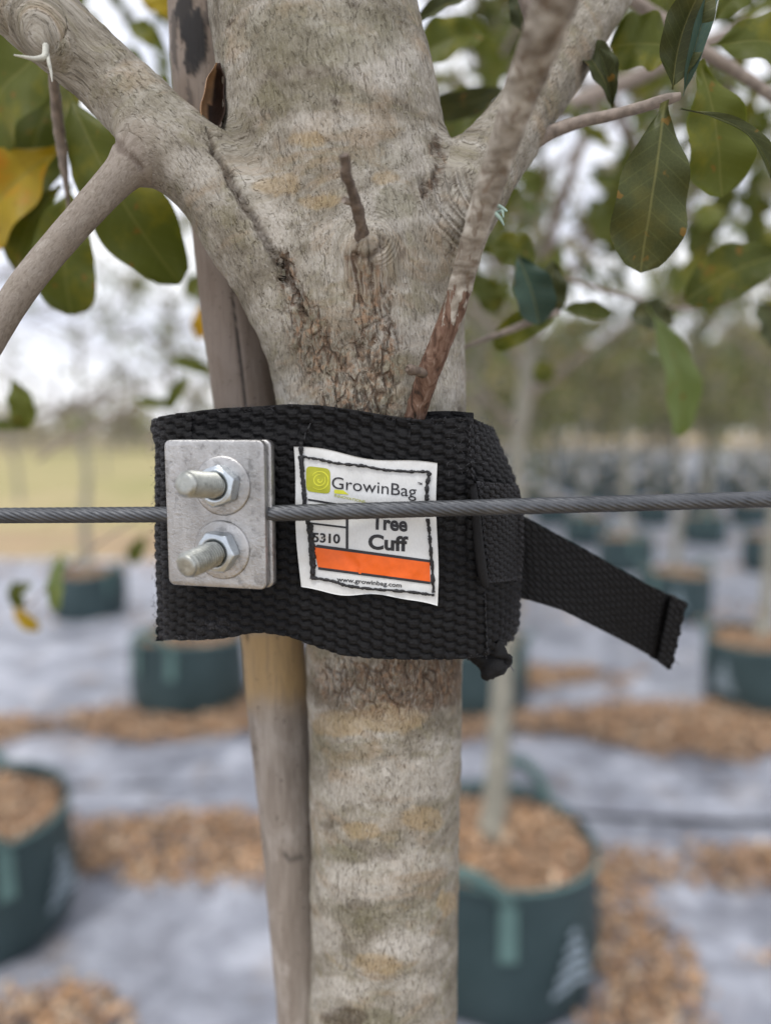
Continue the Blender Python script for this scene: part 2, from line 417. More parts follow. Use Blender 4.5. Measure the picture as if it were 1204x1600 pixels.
# ------------------------------------------------------------------ ground
rnd = random.Random(7); rng = np.random.default_rng(11)
def sheet(name, x0, x1, y0, y1, nx, ny, z, amp=0, sc=1.0, m=None, geo=False):
    xs = np.linspace(x0, x1, nx)
    ys = np.geomspace(y0, y1, ny) if geo else np.linspace(y0, y1, ny)
    X, Y = np.meshgrid(xs, ys, indexing='ij')
    Z = np.full(X.shape, z)
    if amp: 
        q = np.stack([X * sc, Y * sc, X * 0 + z * 50], -1)
        fall = 1 - sstep(14, 30, Y)
        Z = Z + amp * np.abs(fbm(q, 5, .55)) * 1.6 * fall
    me = mesh_np(name, np.stack([X, Y, Z], -1), grid_quads(nx, ny))
    return tag(link(name, me, m), kind='structure')
sheet('ground', -320, 320, -3, 560, 9, 9, -0.012, m=M_DIRT)
sheet('lawn', -120, -3.2, 9.8, 240, 5, 5, -0.006, m=M_LAWN)
# weed cloth laid in long strips across the rows, each lapping over the one behind
sheet('weed_cloth_path', -4.6, 6.5, 0.15, 2.62, 420, 160, .004, .034, 4.5, M_CLOTH)
sheet('weed_cloth_path', -4.6, 6.5, 2.56, 4.55, 200, 70, .010, .034, 3.4, M_CLOTH)
sheet('weed_cloth_path', -4.6, 9.5, 4.5, 7.4, 160, 50, .004, .03, 2.2, M_CLOTH)
sheet('weed_cloth_path', -1.4, 60, 7.3, 62, 160, 140, .008, .03, 1.8, M_CLOTH, geo=True)

# irrigation hoses along the rows
def hose(y, x0, x1, label):
    xs = np.linspace(x0, x1, 60)
    p = np.stack([xs, y + .03 * np.sin(xs * 1.7 + y) + .012 * np.sin(xs * 5), np.full(60, .035) + .012 * np.sin(xs * 3.1)], -1)
    b = MB(); b.add(*tube(p, .009, 8)); o = link('irrigation_hose', b.mesh('hose'), M_HOSE)
    tag(o, label, 'hose', 'irrigation hoses along the rows')
hose(3.02, -4.4, 6.0, 'thin black irrigation hose crossing the cloth in front of the second row of bags')
hose(2.32, .55, 6.0, 'thin black irrigation hose right of the nearest large grow bag')

# ------------------------------------------------------------------ grow bags and their trees
def bag_meshes(seed, n_ang=64):
    rs = np.random.default_rng(seed)
    zs = np.array([0, .02, .06, .12, .18, .24, .29, .325, .338, .338, .30])
    rr = np.array([.232, .247, .254, .258, .257, .253, .25, .249, .247, .240, .237])
    a = np.arange(n_ang) / n_ang * 2 * np.pi
    A, Zi = np.meshgrid(a, np.arange(len(zs)), indexing='ij')
    Zz = zs[Zi]; Rr = rr[Zi]
    w = fbm(np.stack([np.cos(A) * 2.2 + seed, np.sin(A) * 2.2, Zz * 9], -1), 4)
    Rr = Rr * (1 + .035 * w); Zz = Zz + (Zi > 6) * .012 * np.sin(2 * A + seed) + (Zi > 6) * .008 * w
    body = mesh_np('bag', np.stack([Rr * np.cos(A), Rr * np.sin(A), Zz], -1), grid_quads(n_ang, len(zs), cu=True)[:, ::-1])
    # fill: mound of chips
    b = MB(); nr = 9; ra = np.linspace(0.001, .238, nr); A, Q = np.meshgrid(a, ra, indexing='ij')
    Zq = .30 + .03 * (1 - Q / .24) + .012 * fbm(np.stack([Q * np.cos(A) * 22, Q * np.sin(A) * 22, A * 0 + seed], -1), 3)
    b.add(np.stack([Q * np.cos(A), Q * np.sin(A), Zq], -1), grid_quads(n_ang, nr, cu=True), c=(.26, .17, .11))
    N = 420
    q = np.sqrt(rs.random(N)) * .23; t = rs.random(N) * 6.283
    chips(b, np.stack([q * np.cos(t), q * np.sin(t), .315 + .03 * (1 - q / .24) + rs.random(N) * .012], -1), rs, .016)
    fill = b.mesh('fill', False)
    # trim tape round the rim, two webbing handles
    th = a; rim = MB(); rz = .334 + .012 * np.sin(2 * th + seed)
    ctr = np.stack([.2475 * np.cos(th), .2475 * np.sin(th), rz], -1); ctr = np.concatenate([ctr, ctr[:1]])
    rim.add(*tube(ctr, .005, 6, False)); rim = rim.mesh('rim')
    hs = []
    for c0 in (0.0, math.pi):
        h = MB()
        for s in (-1, 1):
            aa = c0 + s * .34; zz = np.linspace(.20, .325, 6); ww = np.linspace(-.075, .075, 4)
            AA, ZZ = np.meshgrid(aa + ww, zz, indexing='ij')
            ro = np.interp(ZZ, zs[:8], rr[:8]) * 1.04 + .005
            h.add(np.stack([ro * np.cos(AA), ro * np.sin(AA), ZZ], -1), grid_quads(4, 6))
        tt = np.linspace(0, 1, 14); aa = c0 + (tt * 2 - 1) * .34; up = .325 + .075 * np.sin(tt * math.pi) ** .8
        ro = .262 + .02 * np.sin(tt * math.pi)
        p = np.stack([ro * np.cos(aa), ro * np.sin(aa), up], -1)
        wv = np.array([0, 0, .014]) + np.zeros((14, 3)); rad = np.stack([np.cos(aa), np.sin(aa), 0 * aa], -1)
        side = np.cross(np.gradient(p, axis=0), rad); side /= np.linalg.norm(side, axis=1)[:, None]
        v = np.stack([p - side * .016 - rad * .002, p + side * .016 - rad * .002, p + side * .016 + rad * .002, p - side * .016 + rad * .002], 1)
        h.add(v, grid_quads(14, 4, cv=True))
        hs.append(h.mesh('handle'))
    # printed mark: a stack of pale chevrons forming a small fir-like emblem
    pr = MB()
    for k in range(5):
        wd = .012 + .012 * k; z0 = .245 - k * .027
        for s in (-1, 1):
            xx = np.linspace(0, wd, 4); ZZ = np.stack([z0 - .35 * xx - .016, z0 - .35 * xx], 0).T
            AA = (.95 + s * xx / .26)[:, None] + np.zeros((4, 2)); ro = np.interp(ZZ, zs[:8], rr[:8]) * 1.03 + .006
            pr.add(np.stack([ro * np.cos(AA), ro * np.sin(AA), ZZ], -1), grid_quads(4, 2))
    return dict(body=body, fill=fill, rim=rim, handles=hs, pr=pr.mesh('print', False))
def chips(b, pos, rs, size, lift=.5):
    N = len(pos); ax = rs.normal(size=(N, 3)); ax[:, 2] *= lift; ax /= np.linalg.norm(ax, axis=1)[:, None]
    up = rs.normal(size=(N, 3)) * .45 + np.array([0, 0, 1.0]); bi = np.cross(ax, up); bi /= np.linalg.norm(bi, axis=1)[:, None]
    L = size * (.5 + rs.random(N) * 1.0); W = L * (.25 + rs.random(N) * .35)
    nr = np.cross(ax, bi) * (L * .12)[:, None]
    v = np.stack([pos - ax * L[:, None], pos + bi * W[:, None] + nr, pos + ax * L[:, None], pos - bi * W[:, None] + nr], 1)
    pal = np.array([(.50, .30, .17), (.38, .22, .13), (.60, .41, .27), (.20, .13, .09), (.45, .32, .21), (.54, .32, .17), (.10, .07, .05), (.66, .52, .38)])
    c = pal[rs.integers(0, len(pal), N)] * (.75 + .5 * rs.random((N, 1)))
    i = np.arange(N) * 4
    b.add(v.reshape(-1, 3), np.stack([i, i + 1, i + 2, i + 3], 1), c=np.repeat(c, 4, 0))

BAGS = [bag_meshes(s) for s in (1, 2, 3)]
def make_bag(x, y, rot, k, label, group, full=True, sc=1.0, emblem=True):
    d = BAGS[k % 3]; t = thing_at('grow_bag', (x, y, .012), label, 'plant bag', group)
    t.rotation_euler.z = rot; t.scale = (sc, sc, sc)
    link('bag_body', d['body'], M_BAG, t); link('mulch_fill', d['fill'], M_CHIP, t)['kind'] = 'stuff'
    if full:
        link('rim_tape', d['rim'], M_BAGTRIM, t)
        for h in d['handles']: link('handle', h, M_BAGTRIM, t)
        if emblem: link('printed_emblem', d['pr'], M_PRINT, t)
    return t

def leaf_cards(b, pos, dirs, rs, L=.07, W=.026, pal=None):
    N = len(pos)
    up = rs.normal(size=(N, 3)); bi = np.cross(dirs, up); bi /= np.linalg.norm(bi, axis=1)[:, None]
    nn = np.cross(dirs, bi); L_ = (L * (.6 + .7 * rs.random(N)))[:, None]; W_ = (W * (.7 + .6 * rs.random(N)))[:, None] * .5
    v = np.stack([pos, pos + dirs * L_ * .35 + bi * W_ + nn * W_ * .3, pos + dirs * L_ * .8 + bi * W_ * .8, pos + dirs * L_ - nn * W_ * .5,
                  pos + dirs * L_ * .8 - bi * W_ * .8, pos + dirs * L_ * .35 - bi * W_ + nn * W_ * .3], 1)
    c = pal[rs.integers(0, len(pal), N)] * (.7 + .6 * rs.random((N, 1)))
    i = np.arange(N) * 6
    b.add(v.reshape(-1, 3), np.concatenate([np.stack([i, i + 1, i + 2, i + 5], 1), np.stack([i + 5, i + 2, i + 3, i + 4], 1)]), c=np.repeat(c, 6, 0))
PAL_G = np.array([(.095, .115, .05), (.13, .145, .06), (.08, .095, .05), (.18, .18, .085), (.22, .18, .09), (.24, .21, .14)])
PAL_D = np.array([(.16, .16, .11), (.20, .18, .13), (.13, .14, .08), (.24, .21, .15), (.14, .17, .05)])
def tree_meshes(seed, nleaf, spread=.55, h=2.5, first=1.25, pal=PAL_G, r0=.032):
    rs = np.random.default_rng(seed)
    zz = np.linspace(.28, h, 14); wob = np.cumsum(rs.normal(size=(14, 2)) * .012, 0)
    c = np.concatenate([wob - wob[0], zz[:, None]], 1); rad = np.interp(zz, [0.28, 1.0, h], [r0, r0 * .7, .005])
    tr = MB(); tr.add(*tube(c, rad, 10)); trunk = tr.mesh('trunk')
    br = MB(); lv = MB(); P_ = []; D_ = []
    nb = 20
    for i in range(nb):
        z0 = first + (h - first) * (i / nb) ** .9; a = i * 2.4 + rs.random() * .8
        L = spread * (1.15 - .75 * i / nb) * (.7 + .5 * rs.random())
        base = np.array([np.interp(z0, zz, c[:, 0]), np.interp(z0, zz, c[:, 1]), z0])
        d = np.array([math.cos(a), math.sin(a), .45 + .4 * rs.random()]); t = np.linspace(0, 1, 6)[:, None]
        p = base + d * L * t + np.array([0, 0, -.18 * L]) * t ** 2 + rs.normal(size=(6, 3)) * .015 * t
        br.add(*tube(p, np.linspace(.010, .003, 6), 5))
        for k in range(4):
            s = .25 + .7 * rs.random(); q = base + (p[-1] - base) * s
            dd = d + rs.normal(size=3) * .7; dd /= np.linalg.norm(dd); l2 = L * .45 * (.6 + .6 * rs.random())
            tp = q + dd * l2 * t * np.array([1, 1, .8]); br.add(*tube(tp[::2], [.004, .003, .002], 4))
            P_.append((q, tp[-1]))
    P_ = np.array(P_); idx = rs.integers(0, len(P_), nleaf); s = rs.random(nleaf)[:, None] ** .7
    pos = P_[idx, 0] + (P_[idx, 1] - P_[idx, 0]) * s + rs.normal(size=(nleaf, 3)) * .03
    dr = rs.normal(size=(nleaf, 3)) + (P_[idx, 1] - P_[idx, 0]) * 2 + np.array([0, 0, -.35]); dr /= np.linalg.norm(dr, axis=1)[:, None]
    leaf_cards(lv, pos, dr, rs, pal=pal)
    return dict(trunk=trunk, br=br.mesh('branches'), lv=lv.mesh('leaves', False))
TREES = {'dense': [tree_meshes(s, 2600, .62) for s in (21, 22, 23)],
         'mid': [tree_meshes(s, 1250, .58) for s in (31, 32)],
         'sparse': [tree_meshes(s, 120, .5, pal=PAL_D) for s in (41, 42)],
         'grey': [tree_meshes(s, 620, .42, pal=PAL_D) for s in (43,)]}
def make_tree(x, y, kind, k, rot, label, group, sc=1.0, lean=(0, 0), crown=True):
    d = TREES[kind][k % len(TREES[kind])]
    t = thing_at('potted_oak_tree', (x, y, .02), label, 'tree', group)
    t.rotation_euler = (lean[0], lean[1], rot); t.scale = (sc, sc, sc)
    link('trunk', d['trunk'], M_PTRUNK, t)
    link('branches', d['br'], M_TWIG, t)
    lf = link('foliage', d['lv'], M_CROWN, t); lf['kind'] = 'stuff'
    return t

ORD = ['first', 'second', 'third', 'fourth', 'fifth', 'sixth', 'seventh', 'eighth', 'ninth', 'tenth']
special = {
 (0, -1): 'big teal grow bag cut by the left edge, light handle strap over its rim',
 (0, 0): 'nearest large teal grow bag with white emblem at lower right of the main trunk',
 (1, -1): 'dark teal grow bag below the black cuff on the left, heaped with brown mulch',
 (1, 0): 'teal grow bag half hidden behind the main trunk under the cuff',
 (1, 1): 'dark teal grow bag cut by the right edge at mid height',
 (2, -2): 'teal grow bag in front of the tan field at far left',
}
tspecial = {
 (0, -1): 'young potted oak at the left edge, most of it out of the photo',
 (0, 0): 'slim pale young oak rising from the nearest large grow bag at lower right',
 (1, -1): 'thin sparse young oak whose grey leaves show left of the stake above the cuff',
 (1, 0): 'leafy young oak whose crown shows just right of the main trunk',
 (1, 1): 'leafy young oak standing in the bag at the right edge',
 (2, -2): 'bare grey young tree standing in front of the lawn at left',
}
GB = 'grow bags set out in rows on the weed cloth'; GT = 'young potted oaks standing in the rows'
rowY = [1.68, 3.40] + [5.10 + 1.72 * i for i in range(17)]
nrow = 0
for r, Y in enumerate(rowY):
    drift = .0 if r == 0 else (.13 if r == 1 else .13 + .24 * (r - 1) if r < 4 else .61 + .08 * (r - 3))
    if r > 9 and r % 2: continue
    seen = 0
    for cidx in range(-3, 18):
        X = .31 + drift + 1.41 * cidx
        if (r, cidx) == (0, -1): X = -1.12
        if (r, cidx) == (0, 0): X = .275
        pxx = 602 + X / Y * FPX
        w = .3 / Y * FPX
        if pxx + w < -10 or pxx - w > 1214: continue
        if r >= 3 and cidx < 0: continue
        if r == 2 and cidx < -2: continue
        if r >= 4 and 440 < pxx < 700: continue
        jx, jy = (rnd.uniform(-.06, .06), rnd.uniform(-.06, .06)) if r > 1 else (0, 0)
        lb = special.get((r, cidx)); tl = tspecial.get((r, cidx))
        if lb is None:
            if r < 9:
                if cidx < 0:
                    lb = 'blurred teal grow bag in the %s row back, left of the cuff' % ORD[r]
                    tl = 'blurred thin young oak in the %s row back, left of the cuff' % ORD[r]
                else:
                    lb = 'blurred teal grow bag, %s to the right of the cuff in the %s row back' % (ORD[min(seen, 9)], ORD[r])
                    tl = 'blurred young oak, %s to the right of the cuff in the %s row back' % (ORD[min(seen, 9)], ORD[r])
            else:
                lb = 'tiny teal grow bag in the farthest rows right of the cuff'
                tl = 'distant blurred young oak in the farthest rows right of the cuff'
        if cidx >= 0: seen += 1
        rot = rnd.uniform(0, 6.28)
        if (r, cidx) == (0, 0): rot = R(-112)
        if (r, cidx) == (1, -1): rot = R(-110)
        if (r, cidx) == (0, -1): rot = R(-62)
        if (r, cidx) == (0, -1): jy = .12
        make_bag(X + jx, Y + jy, rot, cidx + r, lb, GB, full=r < 5, emblem=(r, cidx) != (1, -1), sc=1.07 if (r, cidx) == (1, -1) else 1.0)
        kind = 'sparse' if cidx < 0 else ('mid' if r < 4 else 'dense')
        if (r, cidx) == (0, -1): kind = 'sparse'
        if (r, cidx) == (1, -1): kind = 'grey'
        sc = rnd.uniform(.92, 1.12)
        ty = make_tree(X + jx, Y + jy, kind, cidx + r, rnd.uniform(0, 6.28), tl, GT, sc)
        if (r, cidx) == (0, 0):
            ty.rotation_euler = (R(0), R(1.5), R(40)); ty.scale = (1.0, 1.0, 1); ty.location.x -= .02
        if (r, cidx) == (1, -1): ty.scale = (.9, .9, .92)

# ------------------------------------------------------------------ mulch strewn over the cloth
def mulch():
    rs = np.random.default_rng(5); b = MB()
    N = 150000
    X = rs.uniform(-2.6, 3.2, N); Y = 1.2 + 3.0 * rs.random(N)
    n1 = fbm(np.stack([X * 1.6, Y * 2.4, X * 0 + 3], -1), 4)
    def band(y0, w, a=1.0): return a * np.exp(-((Y - y0) / w) ** 2)
    d = band(3.08, .24, 1.1) + band(2.16, .24, .9) * (X < -.1) + band(2.06, .18, 1.0) * (X > .42)
    d += .8 * np.exp(-(((X + 1.0) / .42) ** 2 + ((Y - 3.2) / .30) ** 2))
    d += .9 * np.exp(-(((X + .82) / .30) ** 2 + ((Y - 1.50) / .14) ** 2)) + .75 * np.exp(-(((X - .64) / .17) ** 2 + ((Y - 1.66) / .42) ** 2))
    d += .35 * sstep(.25, .6, n1)
    d += n1 * 1.0
    keep = (rs.random(N) < sstep(.46, 1.0, d))
    for (cx, cy) in ((.275, 1.68), (-1.12, 1.80), (-.97, 3.40), (.44, 3.40), (1.85, 3.40)):
        keep &= ((X - cx) ** 2 + (Y - cy) ** 2) > .245 ** 2
    X = X[keep]; Y = Y[keep]; d = d[keep]
    Z = .028 + rs.random(len(X)) * .03 * np.clip(d, .3, 1.2)
    chips(b, np.stack([X, Y, Z], -1), rs, .016)
    tag(link('mulch', b.mesh('mulch', False), M_CHIP), 'orange brown bark mulch and leaf litter strewn over the grey cloth', 'mulch', kind='stuff')
    b = MB(); N = 14000
    X = rs.uniform(-5, 14, N); Y = 4.3 + 11 * rs.random(N) ** 1.3
    ph = np.abs(((Y - 5.1) / 1.72) - np.round((Y - 5.1) / 1.72)); keep = (ph < .16) & (rs.random(N) < .9) & (X < .6 * Y) & (X > -.6 * Y)
    X = X[keep]; Y = Y[keep]
    chips(b, np.stack([X, Y, .03 + rs.random(len(X)) * .02], -1), rs, .035)
    tag(link('far_mulch', b.mesh('mulch', False), M_CHIP), 'brown mulch lying along the farther rows of bags', 'mulch', kind='stuff')
mulch()

# ------------------------------------------------------------------ far tree line
def far_trees(name, x0, x1, y0, y1, n, h0, h1, pal, label, seed, lf=150):
    rs = np.random.default_rng(seed); b = MB()
    for i in range(n):
        x = rs.uniform(x0, x1); y = rs.uniform(y0, y1); h = rs.uniform(h0, h1)
        N = lf; u = rs.normal(size=(N, 3)); u /= np.linalg.norm(u, axis=1)[:, None]
        rad = h * .36; pos = np.array([x, y, h * .58]) + u * (rs.random((N, 1)) ** .4) * np.array([rad, rad, h * .44])
        d = rs.normal(size=(N, 3)); d /= np.linalg.norm(d, axis=1)[:, None]
        leaf_cards(b, pos, d, rs, h * .16, h * .10, pal * (.8 + .4 * rs.random()))
        v, q, t = tube(np.array([[x, y, 0], [x + rs.normal() * .1, y, h * .8]]), [h * .022, h * .008], 6); b.add(v, q, t, c=(.20, .17, .13))
    tag(link(name, b.mesh(name, False), M_CROWN), label, 'trees', kind='stuff')
PAL_F = np.array([(.26, .27, .19), (.32, .32, .23), (.22, .23, .17), (.36, .34, .27), (.40, .37, .31)])
PAL_B = np.array([(.32, .28, .25), (.28, .25, .23), (.36, .31, .27), (.25, .24, .20)])
far_trees('distant_wood', -6, 62, 44, 70, 90, 5.0, 8.5, PAL_F, 'olive green wood behind the farthest rows on the right', 61, 170)
far_trees('distant_scrub', -75, -1, 48, 80, 110, 1.8, 4.4, PAL_B, 'dull brown grey scrub and bare trees beyond the lawn', 62, 130)
for k_, (px_, Y_, sc_, lb_) in enumerate(((28, 13.5, 1.6, 'leftmost blurred bare tree rising beyond the tan field'), (165, 22, 1.4, 'bare tree on the lawn between the grey sapling and the cuff'),
        (300, 24, 2.3, 'tall sparse tree behind the stake above the cuff'))):
    x_ = (px_ - 602) / FPX * Y_; t_ = make_tree(x_, Y_, 'sparse', k_, k_ * 1.3, lb_, 'bare trees on the lawn', sc_); t_.location.z = -.35 * sc_
# low pale fence between lawn and scrub at left
ft = thing_at('field_fence', (-16, 40, 0), 'long low greyish fence running along the far side of the lawn', 'fence')
pm = MB(); 
def box(b, c, s, col=None):
    c = np.asarray(c, float); s = np.asarray(s, float) / 2
    v = np.array([[x, y, z] for x in (-1, 1) for y in (-1, 1) for z in (-1, 1)]) * s + c
    b.add(v, [[0, 1, 3, 2], [4, 6, 7, 5], [0, 4, 5, 1], [2, 3, 7, 6], [0, 2, 6, 4], [1, 5, 7, 3]], c=col)
M_FENCE = simple('fence_wood', (.30, .26, .23), .8, 0, .2, 3)
box(pm, (0, 0, .6), (.14, .14, 1.2)); pmesh = pm.mesh('post', False)
rb = MB(); box(rb, (0, 0, 0), (34, .05, .16)); rmesh = rb.mesh('rail', False)
for i in range(18): o = link('post', pmesh, M_FENCE, ft); o.location = (-17 + i * 2, 0, 0)
for z in (.35, .7, 1.05): o = link('rail', rmesh, M_FENCE, ft); o.location = (0, -.1, z)

# ------------------------------------------------------------------ the main tree
TR = [  # trunk: px, py, Y, radius px
 (604, 1900, .31, 150), (598, 1700, .31, 134), (597, 1600, .31, 127), (600, 1500, .31, 123), (601, 1300, .31, 122), (601, 1100, .31, 124), (600, 1000, .31, 126),
 (592, 800, .31, 133), (581, 640, .31, 143), (576, 540, .31, 146), (566, 430, .311, 150), (546, 320, .312, 154), (522, 200, .312, 158), (503, 100, .312, 153), (488, 0, .312, 149), (476, -120, .312, 142), (466, -300, .314, 134)]
LB = [(500, 600, .300, 36), (452, 520, .294, 42), (412, 440, .290, 46), (378, 372, .289, 55), (330, 290, .290, 58), (236, 188, .292, 54), (118, 76, .294, 49), (62, 25, .294, 47), (-60, -95, .296, 46), (-180, -210, .30, 44)]
RB = [(622, 480, .30, 40), (660, 420, .296, 56), (705, 340, .300, 62), (762, 255, .310, 54), (835, 155, .322, 45), (930, 5, .335, 43), (990, -90, .345, 42), (1060, -200, .36, 40)]
SB = [(262, 235, .292, 26), (215, 250, .285, 30), (186, 276, .280, 25), (100, 372, .272, 22.5), (30, 458, .266, 22), (-30, 560, .262, 21), (-70, 640, .262, 20)]
KN = [(60, 20, .290, 34), (72, 48, .283, 30), (78, 68, .280, 22)]         # burl on the left limb
K2 = [(60, 20, .29, 26), (20, 12, .284, 22), (-40, 5, .282, 20)]
KS = [(572, 405, .285, 30), (571, 388, .271, 22)]                          # swelling under the dead twig
def build_trunk():
    tubes = [TR, LB, RB, SB, KN, K2, KS]
    data = [pxpath(t, 9) for t in tubes]
    base = MB()
    for c, r in data:
        base.add(*tube(c, r * 1.03, 20))
    src = bpy.data.objects.new('tmp', base.mesh('tmp')); C.objects.link(src)
    md = src.modifiers.new('r', 'REMESH'); md.mode = 'VOXEL'; md.voxel_size = .00105; md.use_smooth_shade = True
    dg = bpy.context.evaluated_depsgraph_get()
    me = bpy.data.meshes.new_from_object(src.evaluated_get(dg)); bpy.data.objects.remove(src)
    nv = len(me.vertices); co = np.zeros(nv * 3, np.float32); me.vertices.foreach_get('co', co); co = co.reshape(-1, 3).astype(float)
    def fields(p):
        D = []; S = []; A = []; RR = []
        for c, r in data:
            a = c[:-1]; ba = c[1:] - a; L2 = (ba ** 2).sum(1); cum = np.concatenate([[0], np.cumsum(np.sqrt(L2))])
            best = np.full(len(p), 1e9); bs = np.zeros(len(p)); bi = np.zeros(len(p), int); bt = np.zeros(len(p))
            for i in range(len(a)):
                w = p - a[i]; t = np.clip(w @ ba[i] / L2[i], 0, 1)
                d = np.linalg.norm(w - t[:, None] * ba[i], axis=1) - (r[i] + (r[i + 1] - r[i]) * t)
                m = d < best; best[m] = d[m]; bi[m] = i; bt[m] = t[m]
            D.append(best); S.append(cum[bi] + bt * np.sqrt(L2[bi]))
            q = c[bi] + bt[:, None] * (c[bi + 1] - c[bi]); tt = (c[bi + 1] - c[bi]); tt /= np.linalg.norm(tt, axis=1)[:, None]
            n0 = np.array([0, -1, 0]) - tt * (-tt[:, 1])[:, None]; n0 /= np.linalg.norm(n0, axis=1)[:, None]; b0 = np.cross(tt, n0)
            w = p - q; A.append(np.arctan2((w * b0).sum(1), (w * n0).sum(1)) * (r[bi] + (r[bi + 1] - r[bi]) * bt)); RR.append(r[bi])
        return np.array(D), np.array(S), np.array(A)
    kk = .0045
    def smin(D): 
        m = D.min(0); return m - kk * np.log(np.exp(-(D - m) / kk).sum(0)) 
    for it in range(3):
        D, S, A = fields(co); f = smin(D)
        nrm = np.zeros(nv * 3, np.float32); me.vertices.foreach_set('co', co.astype(np.float32).ravel()); me.update()
        me.vertices.foreach_get('normal', nrm); nrm = nrm.reshape(-1, 3)
        co = co - nrm * (np.clip(f, -.002, .002) * (.9 if it < 2 else .7))[:, None]
    me.vertices.foreach_set('co', co.astype(np.float32).ravel()); me.update()
    nrm = np.zeros(nv * 3, np.float32); me.vertices.foreach_get('normal', nrm); nrm = nrm.reshape(-1, 3).astype(float)
    D, S, A = fields(co)
    W0 = np.exp(-(D - D.min(0)) / .0035); W0 /= W0.sum(0)
    fr_ = nrm[:, 1] < -.35
    for k_, p_ in ((1, 0), (2, 0), (3, 1), (5, 1)):           # carry the grain of a limb on from its parent
        m_ = (np.abs(D[k_] - D[p_]) < .0012) & (np.minimum(D[k_], D[p_]) < D.min(0) + .001) & fr_
        if m_.sum() > 20:
            A[k_] += np.median(A[p_][m_] - A[k_][m_]); S[k_] += np.median(S[p_][m_] - S[k_][m_])
    Dc = D.copy(); Dc[4] += .02; Dc[6] += .02; Dc[5] += .02
    W = np.exp(-(Dc - Dc.min(0)) / .006); W /= W.sum(0)
    off = np.zeros((7, 1))
    near = D.argmin(0)
    bc = np.stack([(W * A).sum(0), (W * S).sum(0), 0 * A[0]], -1)
    ne = len(me.edges); ed = np.zeros(ne * 2, np.int32); me.edges.foreach_get('vertices', ed); ed = ed.reshape(-1, 2)
    deg = np.bincount(ed.ravel(), minlength=nv).astype(float)[:, None]
    def smo(x, n_):
        for _ in range(n_):
            y = np.zeros_like(x)
            for j in range(x.shape[1]):
                y[:, j] = np.bincount(ed[:, 0], x[ed[:, 1], j], nv) + np.bincount(ed[:, 1], x[ed[:, 0], j], nv)
            x = .5 * x + .5 * y / np.maximum(deg, 1)
        return x
    bc = smo(bc, 40)
    W = W0
    px, py = proj(co); front = sstep(.1, .4, -nrm[:, 1])
    # feature masks, measured on the photograph and fixed to the bark
    wx = px + 8 * fbm(co * 150, 4, .6) + 16 * fbm(co * 45 + 3, 3); wy = py + 9 * fbm(co * 150 + 40, 4, .6) + 11 * fbm(co * 45 + 90, 3)
    def poly(L):
        d = np.full(nv, 1e9); L = np.array(L, float)
        for i in range(len(L) - 1):
            a = L[i, :2]; b = L[i + 1, :2]; ab = b - a
            t = np.clip(((wx - a[0]) * ab[0] + (wy - a[1]) * ab[1]) / (ab @ ab), 0, 1)
            w = L[i, 2] + (L[i + 1, 2] - L[i, 2]) * t
            d = np.minimum(d, np.hypot(wx - a[0] - t * ab[0], wy - a[1] - t * ab[1]) / w)
        return d
    def ell(cx, cy, rx, ry): return 1 - sstep(.74, 1.02, np.hypot((wx - cx) / rx, (wy - cy) / ry))
    F = front
    seam_d = poly([(326, 200, 3), (345, 240, 4), (366, 278, 5), (380, 312, 6), (398, 348, 7), (412, 375, 8), (426, 400, 10), (446, 432, 9), (462, 455, 6), (476, 492, 3)])
    seam = (1 - sstep(.5, 1.3, seam_d)) * F
    crotch = (1 - sstep(.3, 1.5, poly([(690, 215, 7), (680, 235, 11), (684, 262, 8), (668, 290, 9), (660, 312, 5)]))) * F
    collar = (1 - sstep(.4, 1.3, poly([(176, 205, 4), (184, 226, 8), (205, 240, 7), (222, 262, 4)]))) * F
    twigb = (1 - sstep(.5, 1.4, poly([(556, 368, 5), (556, 392, 6), (572, 402, 5), (588, 388, 6), (590, 366, 4)]))) * F
    rough = np.clip(1 - sstep(.4, 1.2, poly([(560, 410, 20), (585, 450, 34), (585, 520, 42), (575, 600, 58), (572, 650, 66)])), 0, 1)
    rough = np.maximum(rough, 1 - sstep(.3, 1.2, poly([(440, 400, 14), (470, 490, 34), (510, 560, 52), (560, 640, 60)])))
    rough = np.maximum(rough, .75 * (1 - sstep(.4, 1.1, poly([(530, 1060, 46), (620, 1075, 62), (700, 1050, 40)]))) ) * F
    rough = np.maximum(rough, .8 * crotch)
    crack = np.abs(fbm(np.stack([bc[:, 0] * 230, bc[:, 1] * 120, bc[:, 2] * 10 + 0 * px], -1), 4, .6))
    cr = (1 - sstep(.02, .12, crack)) * rough * .8
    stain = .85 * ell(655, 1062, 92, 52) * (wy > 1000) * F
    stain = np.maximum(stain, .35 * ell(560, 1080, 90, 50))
    # nested ridges sweeping under the right limb
    rx_, ry_ = px - 800, py - 268; rad = np.hypot(rx_ * 1.0, ry_ * 1.0) + 3 * fbm(co * 90, 2); ang = np.degrees(np.arctan2(ry_, -rx_))
    rm = sstep(58, 75, rad) * (1 - sstep(135, 172, rad)) * sstep(-8, 8, ang) * (1 - sstep(88, 112, ang)) * F * (px < 770)
    ph = rad / 9.5 * 2 * np.pi; ridge = np.sin(ph + .8 * np.sin(ang / 17))
    r2x, r2y = px - 583, py - 372; rad2 = np.hypot(r2x, r2y * .9); rm2 = sstep(14, 20, rad2) * (1 - sstep(36, 48, rad2)) * sstep(-10, 20, r2x) * F
    ridge2 = np.sin(rad2 / 5.5 * 2 * np.pi)
    dark = np.clip(seam * .95 * (vnoise(co * 600) * .35 + .8) + crotch * .45 + collar * .7 + twigb * .75 + cr * .72 + rm * .55 * (1 - sstep(-.9, -.35, ridge)) + rm2 * .35 * (1 - sstep(-.9, -.3, ridge2)), 0, 1)
